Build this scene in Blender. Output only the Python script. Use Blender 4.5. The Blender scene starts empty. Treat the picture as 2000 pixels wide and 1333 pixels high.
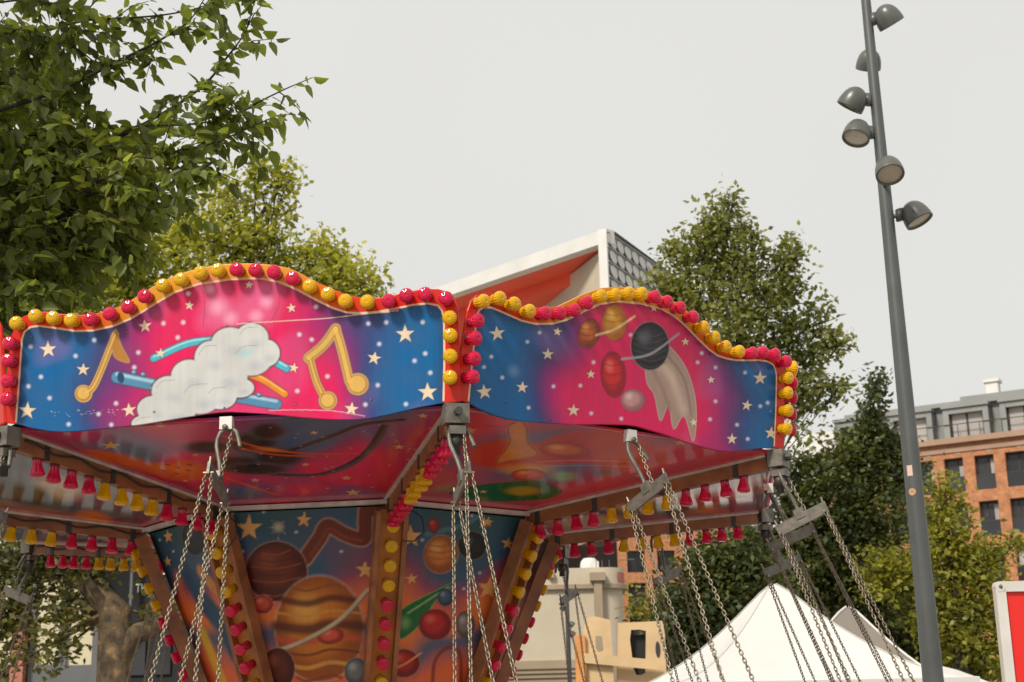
import bpy, math, random
import numpy as np
from mathutils import Vector, Matrix

random.seed(7)
RNG = np.random.default_rng(11)
SC = bpy.context.scene
COL = SC.collection
rad = math.radians

# ------------------------------------------------------------------ camera, sky, sun, exposure
CAM_LOC = np.array([0.0, 0.0, 1.6])
F_PX, PITCH, ROLL = 2959.7, 0.26256, -0.02525      # focal length in photo pixels (2000 wide), radians
_f = np.array([0, math.cos(PITCH), math.sin(PITCH)])
_r = np.array([1.0, 0, 0])
_u = np.cross(_r, _f)
CR = math.cos(ROLL) * _r + math.sin(ROLL) * _u
CU = -math.sin(ROLL) * _r + math.cos(ROLL) * _u
CF = _f
cd = bpy.data.cameras.new("camera")
cam = bpy.data.objects.new("camera", cd)
COL.objects.link(cam)
cam.matrix_world = Matrix(((CR[0], CU[0], -CF[0], CAM_LOC[0]), (CR[1], CU[1], -CF[1], CAM_LOC[1]),
                           (CR[2], CU[2], -CF[2], CAM_LOC[2]), (0, 0, 0, 1)))
cd.sensor_width = 36.0
cd.lens = 36.0 * F_PX / 2000.0
cd.clip_start, cd.clip_end = 0.1, 3000
cd.dof.use_dof = True
cd.dof.focus_distance = 7.2
cd.dof.aperture_fstop = 6.0
SC.camera = cam
SC.render.resolution_x, SC.render.resolution_y = 1024, 682

SUN_EL, SUN_AZ = 43.0, -146.0      # degrees; azimuth clockwise from +Y (the view direction)
w = bpy.data.worlds.new("World")
SC.world = w
w.use_nodes = True
nt = w.node_tree
nt.nodes.clear()
wo = nt.nodes.new("ShaderNodeOutputWorld")
bg = nt.nodes.new("ShaderNodeBackground")
sky = nt.nodes.new("ShaderNodeTexSky")
sky.sky_type = 'NISHITA'
sky.sun_disc = False
sky.sun_elevation = rad(SUN_EL)
sky.sun_rotation = rad(SUN_AZ)
sky.air_density, sky.dust_density = 1.0, 4.0
tc = nt.nodes.new("ShaderNodeTexCoord")
no = nt.nodes.new("ShaderNodeTexNoise")
no.inputs["Scale"].default_value = 1.6
no.inputs["Detail"].default_value = 3
cr = nt.nodes.new("ShaderNodeValToRGB")
cr.color_ramp.elements[0].position, cr.color_ramp.elements[1].position = 0.3, 0.75
cr.color_ramp.elements[0].color = (7.80, 7.66, 7.28, 1)
cr.color_ramp.elements[1].color = (8.32, 8.22, 7.88, 1)
mx = nt.nodes.new("ShaderNodeMix")
mx.data_type = 'RGBA'
mx.inputs[0].default_value = 0.93
nt.links.new(tc.outputs["Generated"], no.inputs["Vector"])
nt.links.new(no.outputs["Fac"], cr.inputs["Fac"])
nt.links.new(sky.outputs["Color"], mx.inputs[6])
nt.links.new(cr.outputs["Color"], mx.inputs[7])
nt.links.new(mx.outputs[2], bg.inputs["Color"])
bg.inputs["Strength"].default_value = 0.1
nt.links.new(bg.outputs["Background"], wo.inputs["Surface"])

sd = bpy.data.lights.new("sun", 'SUN')
sd.energy = 3.6
sd.angle = rad(11.0)
sd.color = (1.0, 0.93, 0.82)
sun = bpy.data.objects.new("sun", sd)
COL.objects.link(sun)
_sv = Vector((math.sin(rad(SUN_AZ)) * math.cos(rad(SUN_EL)), math.cos(rad(SUN_AZ)) * math.cos(rad(SUN_EL)), math.sin(rad(SUN_EL))))
sun.rotation_euler = _sv.to_track_quat('Z', 'Y').to_euler()
sun.location = (-10, -10, 30)

SC.view_settings.view_transform = 'Standard'
SC.view_settings.look = 'None'
SC.view_settings.exposure = 0.0
SC.view_settings.gamma = 1.0

# ------------------------------------------------------------------ helpers
def ray(px, py):
    d = CR * (px - 1000) / F_PX + CU * (666.5 - py) / F_PX + CF
    return d

def at(px, py, Y):
    """point seen at a photo pixel, at world depth Y"""
    d = ray(px, py)
    return CAM_LOC + d * (Y / d[1])

def on_plane(px, py, o, n):
    d = ray(px, py)
    t = np.dot(np.asarray(o) - CAM_LOC, n) / np.dot(d, n)
    return CAM_LOC + d * t

def lin(c):
    c = np.asarray(c, float) / 255.0
    return np.where(c <= 0.04045, c / 12.92, ((c + 0.055) / 1.055) ** 2.4)

def mesh_np(name, verts, faces, mats, mat_idx=None, smooth=False, paint=None):
    """faces: list of tuples or (M,k) array"""
    me = bpy.data.meshes.new(name)
    verts = np.asarray(verts, np.float32)
    if isinstance(faces, np.ndarray):
        M, k = faces.shape
        me.vertices.add(len(verts))
        me.vertices.foreach_set("co", verts.ravel())
        me.loops.add(M * k)
        me.loops.foreach_set("vertex_index", faces.astype(np.int32).ravel())
        me.polygons.add(M)
        me.polygons.foreach_set("loop_start", np.arange(0, M * k, k, dtype=np.int32))
        me.update(calc_edges=True)
    else:
        me.from_pydata([tuple(map(float, v)) for v in verts], [], faces)
    for m in (mats if isinstance(mats, (list, tuple)) else [mats]):
        me.materials.append(m)
    if mat_idx is not None:
        me.polygons.foreach_set("material_index", np.asarray(mat_idx, np.int32))
    if smooth:
        me.polygons.foreach_set("use_smooth", np.ones(len(me.polygons), bool))
    if paint is not None:
        ca = me.attributes.new("paint", 'FLOAT_COLOR', 'POINT')
        a = np.ones((len(verts), 4), np.float32)
        a[:, :3] = paint
        ca.data.foreach_set("color", a.ravel())
    me.update()
    return me

def link(name, me, parent=None, loc=None, mat=None):
    o = bpy.data.objects.new(name, me)
    COL.objects.link(o)
    if parent is not None:
        o.parent = parent
    if mat is not None:
        o.matrix_local = mat
    elif loc is not None:
        o.location = loc
    return o

def thing(name, label, cat, loc=(0, 0, 0), rotz=0.0, group=None):
    o = bpy.data.objects.new(name, None)
    COL.objects.link(o)
    o.location = loc
    o.rotation_euler = (0, 0, rotz)
    o.empty_display_size = 0.2
    o["label"], o["category"] = label, cat
    if group:
        o["group"] = group
    return o

class MB:
    """collects boxes, bars, tubes into one mesh"""
    def __init__(self):
        self.v, self.f, self.m, self.s = [], [], [], []

    def add(self, V, F, mi=0, smooth=False):
        b = len(self.v)
        self.v += [tuple(map(float, p)) for p in V]
        for f in F:
            self.f.append(tuple(b + i for i in f))
            self.m.append(mi)
            self.s.append(smooth)

    def hexa(self, P, mi=0):
        """8 corners: bottom ring 0-3, top ring 4-7"""
        self.add(P, [(3, 2, 1, 0), (4, 5, 6, 7), (0, 1, 5, 4), (1, 2, 6, 5), (2, 3, 7, 6), (3, 0, 4, 7)], mi)

    def box(self, c, s, mi=0, ax=None):
        c = np.asarray(c, float)
        if ax is None:
            ax = np.eye(3)
        ax = [np.asarray(a, float) for a in ax]
        h = [s[0] / 2, s[1] / 2, s[2] / 2]
        P = []
        for z in (-1, 1):
            for x, y in ((-1, -1), (1, -1), (1, 1), (-1, 1)):
                P.append(c + ax[0] * x * h[0] + ax[1] * y * h[1] + ax[2] * z * h[2])
        self.hexa(P, mi)

    def bar(self, a, b, wdt, hgt, up=(0, 0, 1), mi=0):
        a, b = np.asarray(a, float), np.asarray(b, float)
        d = b - a
        L = np.linalg.norm(d)
        d /= L
        s = np.cross(d, up)
        s /= np.linalg.norm(s)
        u = np.cross(s, d)
        self.box((a + b) / 2, (L, wdt, hgt), mi, (d, s, u))

    def tube(self, pts, r, n=10, mi=0, cap=True, smooth=True):
        pts = [np.asarray(p, float) for p in pts]
        rs = r if hasattr(r, '__len__') else [r] * len(pts)
        V, F = [], []
        t0 = pts[1] - pts[0]
        t0 /= np.linalg.norm(t0)
        nrm = np.cross(t0, (0.3, 0.5, 0.81))
        nrm /= np.linalg.norm(nrm)
        for i, p in enumerate(pts):
            if i == 0:
                t = pts[1] - pts[0]
            elif i == len(pts) - 1:
                t = pts[-1] - pts[-2]
            else:
                t = pts[i + 1] - pts[i - 1]
            t = t / (np.linalg.norm(t) + 1e-9)
            nrm = nrm - t * np.dot(nrm, t)
            nrm /= np.linalg.norm(nrm) + 1e-9
            b = np.cross(t, nrm)
            for k in range(n):
                a = 2 * math.pi * k / n
                V.append(p + rs[i] * (nrm * math.cos(a) + b * math.sin(a)))
        for i in range(len(pts) - 1):
            for k in range(n):
                k2 = (k + 1) % n
                F.append((i * n + k, i * n + k2, (i + 1) * n + k2, (i + 1) * n + k))
        self.add(V, F, mi, smooth)
        if cap:
            m = (len(pts) - 1) * n
            self.add([V[k] for k in range(n)] + [V[m + k] for k in range(n)],
                     [tuple(range(n - 1, -1, -1)), tuple(range(n, 2 * n))], mi)

    def lathe(self, prof, n=24, mi=0, o=(0, 0, 0), ax=None, rib=0.0, smooth=True, mis=None):
        """prof: (radius, height) list, axis = ax[2]"""
        o = np.asarray(o, float)
        ax = np.eye(3) if ax is None else [np.asarray(a, float) for a in ax]
        V = []
        for j, (r, h) in enumerate(prof):
            for k in range(n):
                a = 2 * math.pi * k / n
                rr = r * (1 - rib * (k % 2))
                V.append(o + rr * (ax[0] * math.cos(a) + ax[1] * math.sin(a)) + ax[2] * h)
        for j in range(len(prof) - 1):
            F = []
            for k in range(n):
                k2 = (k + 1) % n
                F.append((j * n + k, j * n + k2, (j + 1) * n + k2, (j + 1) * n + k))
            b = len(self.v)
            mm = mis[j] if mis else mi
            if j == 0:
                self.add(V, [], mm)
                base = b
            for f in F:
                self.f.append(tuple(base + i for i in f))
                self.m.append(mm)
                self.s.append(smooth)

    def prism(self, poly, o, ex, ey, ez, depth, mi=0, mi_side=None):
        """polygon in (ex,ey) at o, extruded along ez by depth"""
        o, ex, ey, ez = [np.asarray(a, float) for a in (o, ex, ey, ez)]
        n = len(poly)
        V = [o + ex * x + ey * y for x, y in poly] + [o + ex * x + ey * y + ez * depth for x, y in poly]
        self.add(V, [tuple(range(n - 1, -1, -1)), tuple(range(n, 2 * n))], mi)
        self.add(V, [(i, (i + 1) % n, n + (i + 1) % n, n + i) for i in range(n)], mi if mi_side is None else mi_side)

    def mesh(self, name, mats):
        me = mesh_np(name, self.v, self.f, mats, self.m)
        me.polygons.foreach_set("use_smooth", np.array(self.s, bool))
        return me

    def build(self, name, mats, parent=None, loc=None, mat=None):
        return link(name, self.mesh(name, mats), parent, loc, mat)

# ------------------------------------------------------------------ materials
def new_mat(name):
    m = bpy.data.materials.new(name)
    m.use_nodes = True
    return m, m.node_tree, m.node_tree.nodes["Principled BSDF"]

def simple(name, rgb, rough=0.5, metal=0.0, var=0.12, scale=8.0, bump=0.0, bscale=60.0, coat=0.0):
    m, t, p = new_mat(name)
    n = t.nodes.new("ShaderNodeTexNoise")
    n.inputs["Scale"].default_value = scale
    n.inputs["Detail"].default_value = 6
    c = t.nodes.new("ShaderNodeTexCoord")
    t.links.new(c.outputs["Object"], n.inputs["Vector"])
    r = t.nodes.new("ShaderNodeValToRGB")
    r.color_ramp.elements[0].position, r.color_ramp.elements[1].position = 0.3, 0.7
    rgb = np.asarray(rgb, float)
    r.color_ramp.elements[0].color = (*np.clip(rgb * (1 - var), 0, 1), 1)
    r.color_ramp.elements[1].color = (*np.clip(rgb * (1 + var), 0, 1), 1)
    t.links.new(n.outputs["Fac"], r.inputs["Fac"])
    t.links.new(r.outputs["Color"], p.inputs["Base Color"])
    p.inputs["Roughness"].default_value = rough
    p.inputs["Metallic"].default_value = metal
    p.inputs["Coat Weight"].default_value = coat
    if bump:
        n2 = t.nodes.new("ShaderNodeTexNoise")
        n2.inputs["Scale"].default_value = bscale
        n2.inputs["Detail"].default_value = 4
        t.links.new(c.outputs["Object"], n2.inputs["Vector"])
        b = t.nodes.new("ShaderNodeBump")
        b.inputs["Strength"].default_value = bump
        b.inputs["Distance"].default_value = 0.02
        t.links.new(n2.outputs["Fac"], b.inputs["Height"])
        t.links.new(b.outputs["Normal"], p.inputs["Normal"])
    return m

def painted(name, rough=0.3, dirt=0.25):
    """airbrushed board: colour from the mesh's own paint layer, a little grime"""
    m, t, p = new_mat(name)
    a = t.nodes.new("ShaderNodeAttribute")
    a.attribute_name = "paint"
    c = t.nodes.new("ShaderNodeTexCoord")
    n = t.nodes.new("ShaderNodeTexNoise")
    n.inputs["Scale"].default_value = 5.0
    n.inputs["Detail"].default_value = 8
    t.links.new(c.outputs["Object"], n.inputs["Vector"])
    r = t.nodes.new("ShaderNodeMapRange")
    r.inputs[1].default_value, r.inputs[2].default_value = 0.35, 0.75
    r.inputs[3].default_value, r.inputs[4].default_value = 0.0, dirt
    t.links.new(n.outputs["Fac"], r.inputs[0])
    x = t.nodes.new("ShaderNodeMix")
    x.data_type = 'RGBA'
    t.links.new(r.outputs[0], x.inputs[0])
    t.links.new(a.outputs["Color"], x.inputs[6])
    x.inputs[7].default_value = (0.10, 0.085, 0.07, 1)
    gn = t.nodes.new("ShaderNodeTexNoise")
    gn.inputs["Scale"].default_value = 210
    gn.inputs["Detail"].default_value = 2
    t.links.new(c.outputs["Object"], gn.inputs["Vector"])
    sm_ = t.nodes.new("ShaderNodeMapping")
    sm_.inputs["Scale"].default_value = (34, 1.6, 1)
    t.links.new(c.outputs["Object"], sm_.inputs["Vector"])
    sn = t.nodes.new("ShaderNodeTexNoise")
    sn.inputs["Scale"].default_value = 1.0
    sn.inputs["Detail"].default_value = 5
    t.links.new(sm_.outputs["Vector"], sn.inputs["Vector"])
    av = t.nodes.new("ShaderNodeMath")
    av.operation = 'ADD'
    t.links.new(gn.outputs["Fac"], av.inputs[0])
    t.links.new(sn.outputs["Fac"], av.inputs[1])
    mr = t.nodes.new("ShaderNodeMapRange")
    mr.inputs[1].default_value, mr.inputs[2].default_value = 0.7, 1.3
    mr.inputs[3].default_value, mr.inputs[4].default_value = 0.90, 1.07
    t.links.new(av.outputs[0], mr.inputs[0])
    mu = t.nodes.new("ShaderNodeMix")
    mu.data_type, mu.blend_type = 'RGBA', 'MULTIPLY'
    mu.inputs[0].default_value = 1
    t.links.new(x.outputs[2], mu.inputs[6])
    t.links.new(mr.outputs[0], mu.inputs[7])
    t.links.new(mu.outputs[2], p.inputs["Base Color"])
    r2 = t.nodes.new("ShaderNodeMapRange")
    r2.inputs[1].default_value, r2.inputs[2].default_value = 0.3, 0.8
    r2.inputs[3].default_value, r2.inputs[4].default_value = rough * 0.7, rough * 1.6
    t.links.new(n.outputs["Fac"], r2.inputs[0])
    t.links.new(r2.outputs[0], p.inputs["Roughness"])
    p.inputs["Specular IOR Level"].default_value = 0.32
    return m

def glassy(name, rgb):
    m, t, p = new_mat(name)
    p.inputs["Base Color"].default_value = (*rgb, 1)
    p.inputs["Roughness"].default_value = 0.07
    p.inputs["Transmission Weight"].default_value = 0.38
    p.inputs["IOR"].default_value = 1.45
    p.inputs["Coat Weight"].default_value = 0.0
    p.inputs["Coat Roughness"].default_value = 0.05
    return m

def leaf_mat(name, c0, c1, c2, trans=0.35, nscale=0.6):
    m, t, p = new_mat(name)
    t.nodes.remove(p)
    out = t.nodes["Material Output"]
    g = t.nodes.new("ShaderNodeNewGeometry")
    c = t.nodes.new("ShaderNodeTexCoord")
    n = t.nodes.new("ShaderNodeTexNoise")
    n.inputs["Scale"].default_value = nscale
    n.inputs["Detail"].default_value = 2
    t.links.new(c.outputs["Object"], n.inputs["Vector"])
    ad = t.nodes.new("ShaderNodeMath")
    ad.operation = 'MULTIPLY_ADD'
    t.links.new(g.outputs["Random Per Island"], ad.inputs[0])
    ad.inputs[1].default_value = 0.55
    sb = t.nodes.new("ShaderNodeMath")
    sb.operation = 'MULTIPLY_ADD'
    t.links.new(n.outputs["Fac"], sb.inputs[0])
    sb.inputs[1].default_value, sb.inputs[2].default_value = 1.3, -0.42
    t.links.new(sb.outputs[0], ad.inputs[2])
    r = t.nodes.new("ShaderNodeValToRGB")
    r.color_ramp.elements[0].position, r.color_ramp.elements[1].position = 0.12, 0.95
    r.color_ramp.elements[0].color, r.color_ramp.elements[1].color = (*c0, 1), (*c2, 1)
    e = r.color_ramp.elements.new(0.5)
    e.color = (*c1, 1)
    t.links.new(ad.outputs[0], r.inputs["Fac"])
    d = t.nodes.new("ShaderNodeBsdfPrincipled")
    d.inputs["Roughness"].default_value = 0.45
    t.links.new(r.outputs["Color"], d.inputs["Base Color"])
    tr = t.nodes.new("ShaderNodeBsdfTranslucent")
    br = t.nodes.new("ShaderNodeMix")
    br.data_type, br.blend_type = 'RGBA', 'MULTIPLY'
    br.inputs[0].default_value = 1
    br.inputs[7].default_value = (2.0, 1.9, 0.8, 1)
    t.links.new(r.outputs["Color"], br.inputs[6])
    t.links.new(br.outputs[2], tr.inputs["Color"])
    ms = t.nodes.new("ShaderNodeMixShader")
    ms.inputs[0].default_value = trans
    t.links.new(d.outputs[0], ms.inputs[1])
    t.links.new(tr.outputs[0], ms.inputs[2])
    t.links.new(ms.outputs[0], out.inputs["Surface"])
    return m

def brick_mat(name, c1, c2, mortar, scale):
    m, t, p = new_mat(name)
    c = t.nodes.new("ShaderNodeUVMap")
    b = t.nodes.new("ShaderNodeTexBrick")
    b.inputs["Scale"].default_value = scale
    b.inputs["Color1"].default_value, b.inputs["Color2"].default_value = (*c1, 1), (*c2, 1)
    b.inputs["Mortar"].default_value = (*mortar, 1)
    b.inputs["Mortar Size"].default_value = 0.03
    b.inputs["Brick Width"].default_value, b.inputs["Row Height"].default_value = 0.5, 0.25
    t.links.new(c.outputs["UV"], b.inputs["Vector"])
    n = t.nodes.new("ShaderNodeTexNoise")
    n.inputs["Scale"].default_value = 2.2
    n.inputs["Detail"].default_value = 8
    n.inputs["Roughness"].default_value = 0.7
    t.links.new(c.outputs["UV"], n.inputs["Vector"])
    r = t.nodes.new("ShaderNodeMapRange")
    r.inputs[1].default_value, r.inputs[2].default_value = 0.3, 0.7
    r.inputs[3].default_value, r.inputs[4].default_value = 0.62, 1.3
    t.links.new(n.outputs["Fac"], r.inputs[0])
    x = t.nodes.new("ShaderNodeMix")
    x.data_type, x.blend_type = 'RGBA', 'MULTIPLY'
    x.inputs[0].default_value = 1
    t.links.new(b.outputs["Color"], x.inputs[6])
    t.links.new(r.outputs[0], x.inputs[7])
    t.links.new(x.outputs[2], p.inputs["Base Color"])
    p.inputs["Roughness"].default_value = 0.85
    return m

def bark_mat():
    m, t, p = new_mat("plane_bark")
    c = t.nodes.new("ShaderNodeTexCoord")
    mp = t.nodes.new("ShaderNodeMapping")
    mp.inputs["Scale"].default_value = (1, 1, 0.8)
    t.links.new(c.outputs["Object"], mp.inputs["Vector"])
    n = t.nodes.new("ShaderNodeTexNoise")
    n.inputs["Scale"].default_value = 5.0
    n.inputs["Detail"].default_value = 9
    n.inputs["Roughness"].default_value = 0.68
    n.inputs["Distortion"].default_value = 0.25
    t.links.new(mp.outputs["Vector"], n.inputs["Vector"])
    r = t.nodes.new("ShaderNodeValToRGB")
    r.color_ramp.interpolation = 'EASE'
    r.color_ramp.elements[0].position, r.color_ramp.elements[1].position = 0.38, 0.66
    r.color_ramp.elements[0].color = (0.04, 0.028, 0.016, 1)
    r.color_ramp.elements[1].color = (0.24, 0.145, 0.065, 1)
    e = r.color_ramp.elements.new(0.52)
    e.color = (0.10, 0.066, 0.034, 1)
    t.links.new(n.outputs["Fac"], r.inputs["Fac"])
    t.links.new(r.outputs["Color"], p.inputs["Base Color"])
    p.inputs["Roughness"].default_value = 0.9
    bmp = t.nodes.new("ShaderNodeBump")
    bmp.inputs["Strength"].default_value = 0.6
    bmp.inputs["Distance"].default_value = 0.03
    t.links.new(n.outputs["Fac"], bmp.inputs["Height"])
    t.links.new(bmp.outputs["Normal"], p.inputs["Normal"])
    return m

M = dict(
    board=painted("painted_board", 0.28, 0.22),
    soffit=painted("painted_ceiling", 0.13, 0.22),
    colpaint=painted("painted_column", 0.35, 0.3),
    board_back=simple("board_back", (0.32, 0.30, 0.28), 0.6),
    bulb_red=glassy("red_bulb_plastic", (0.86, 0.012, 0.085)),
    bulb_yellow=glassy("yellow_bulb_plastic", (0.98, 0.56, 0.004)),
    socket_red=simple("red_socket", (0.10, 0.008, 0.012), 0.4),
    socket_yellow=simple("yellow_socket", (0.22, 0.10, 0.01), 0.4),
    rail=simple("rail_brown", (0.30, 0.115, 0.045), 0.45, 0, 0.35, 9),
    orange=simple("orange_board", (0.52, 0.20, 0.035), 0.4, 0, 0.25, 7),
    steel=simple("galvanised_steel", (0.17, 0.155, 0.13), 0.5, 0.4, 0.3, 20, 0.1),
    chain=simple("chain_steel", (0.28, 0.235, 0.17), 0.42, 0.75, 0.3, 40),
    darksteel=simple("dark_steel", (0.06, 0.058, 0.055), 0.5, 0.3, 0.3, 20),
    trim=simple("white_trim", (0.62, 0.58, 0.52), 0.35, 0, 0.25, 14),
    cable=simple("cable_black", (0.03, 0.03, 0.03), 0.5),
    pole=simple("pole_grey", (0.085, 0.092, 0.09), 0.42, 0.1, 0.15, 3),
    spot=simple("spot_grey", (0.11, 0.115, 0.105), 0.35, 0.2, 0.15, 6),
    lens=simple("spot_lens", (0.50, 0.43, 0.32), 0.15, 0, 0.08, 10, coat=0.5),
    tent=simple("tent_white", (0.64, 0.63, 0.60), 0.65, 0, 0.04, 2, 0.06, 5),
    tent_grey=simple("tent_grey", (0.19, 0.165, 0.14), 0.7, 0, 0.06, 3, 0.05, 5),
    sign_red=simple("sign_red", (0.72, 0.018, 0.012), 0.35, 0, 0.04, 2),
    alu=simple("aluminium", (0.68, 0.65, 0.60), 0.45, 0.2, 0.08, 6),
    white=simple("white_paint", (0.66, 0.65, 0.62), 0.6, 0, 0.06, 1.5),
    redpaint=simple("red_paint", (0.85, 0.11, 0.05), 0.6, 0, 0.06, 0.7),
    cladding=simple("grey_cladding", (0.42, 0.42, 0.40), 0.6, 0, 0.1, 1.2),
    disc=simple("pale_disc", (0.60, 0.60, 0.57), 0.55, 0, 0.08, 2),
    cream=simple("cream_render", (0.52, 0.45, 0.34), 0.8, 0, 0.08, 0.8),
    cream_dark=simple("cream_ledge", (0.33, 0.26, 0.18), 0.8, 0, 0.1, 1.5),
    darkroof=simple("dark_roof", (0.075, 0.07, 0.065), 0.7, 0, 0.15, 1),
    zinc=simple("zinc_grey", (0.24, 0.245, 0.235), 0.5, 0.1, 0.1, 0.6),
    glass=simple("window_glass", (0.035, 0.036, 0.04), 0.12, 0, 0.4, 0.25),
    sky_pane_curtain=simple("painted_sky_pane_curtain", (0.42, 0.39, 0.37), 0.25, 0, 0.2, 0.3),  # reflected sky put into the attic pane colour; curtains share it
    frame=simple("dark_frame", (0.03, 0.028, 0.026), 0.5),
    stone=simple("cornice_stone", (0.36, 0.23, 0.16), 0.8, 0, 0.1, 0.5),
    ply=simple("plywood", (0.62, 0.44, 0.24), 0.7, 0, 0.12, 2.5),
    ply_orange=simple("orange_timber", (0.62, 0.27, 0.08), 0.7, 0, 0.12, 3),
    shop_dark=simple("shop_dark", (0.018, 0.018, 0.019), 0.85, 0, 0.2, 1),
    shop_grey=simple("shop_grey", (0.12, 0.125, 0.125), 0.55, 0, 0.1, 1),
    shop_pink=simple("shop_pink", (0.42, 0.15, 0.11), 0.7, 0, 0.15, 2),
    lettering=simple("sign_lettering", (0.70, 0.70, 0.68), 0.5),
    lit_pane=simple("painted_lit_pane", (0.62, 0.56, 0.38), 0.6, 0, 0.06, 1),  # yellow window light put into the pane colour
    brick=brick_mat("orange_brick", (0.50, 0.185, 0.070), (0.41, 0.14, 0.052), (0.40, 0.25, 0.15), 2.2),
    bark=bark_mat(),
    twig=simple("twig_bark", (0.045, 0.036, 0.026), 0.9, 0, 0.2, 15),
    paving=simple("paving", (0.24, 0.225, 0.205), 0.85, 0, 0.12, 0.8),
    seat=simple("seat_plastic", (0.05, 0.12, 0.35), 0.4),
    sticker=simple("sticker_pink", (0.66, 0.46, 0.38), 0.5, 0, 0.1, 60),
    sticker_gold=simple("sticker_gold", (0.42, 0.24, 0.08), 0.5, 0, 0.3, 90),
    leaf_near=leaf_mat("leaf_near", (0.065, 0.085, 0.024), (0.14, 0.175, 0.04), (0.28, 0.31, 0.08), 0.50, 0.9),
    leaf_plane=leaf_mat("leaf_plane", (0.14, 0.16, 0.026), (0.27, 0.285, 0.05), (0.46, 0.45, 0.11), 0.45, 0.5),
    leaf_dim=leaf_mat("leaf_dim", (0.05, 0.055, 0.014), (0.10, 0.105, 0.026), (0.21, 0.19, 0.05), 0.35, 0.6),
    leaf_lime=leaf_mat("leaf_lime", (0.075, 0.092, 0.026), (0.165, 0.18, 0.05), (0.34, 0.34, 0.11), 0.38, 0.5),
    leaf_dark=leaf_mat("leaf_dark", (0.028, 0.04, 0.015), (0.06, 0.078, 0.024), (0.18, 0.19, 0.05), 0.30, 0.45),
    leaf_yellow=leaf_mat("leaf_yellow", (0.09, 0.105, 0.016), (0.20, 0.21, 0.03), (0.38, 0.35, 0.06), 0.40, 0.7),
)

# ------------------------------------------------------------------ ground
gm = MB()
gm.add([(-1500, -200, 0), (1500, -200, 0), (1500, 2500, 0), (-1500, 2500, 0)], [(0, 1, 2, 3)])
g = gm.build("ground", M["paving"])
g["kind"] = "structure"

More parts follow.
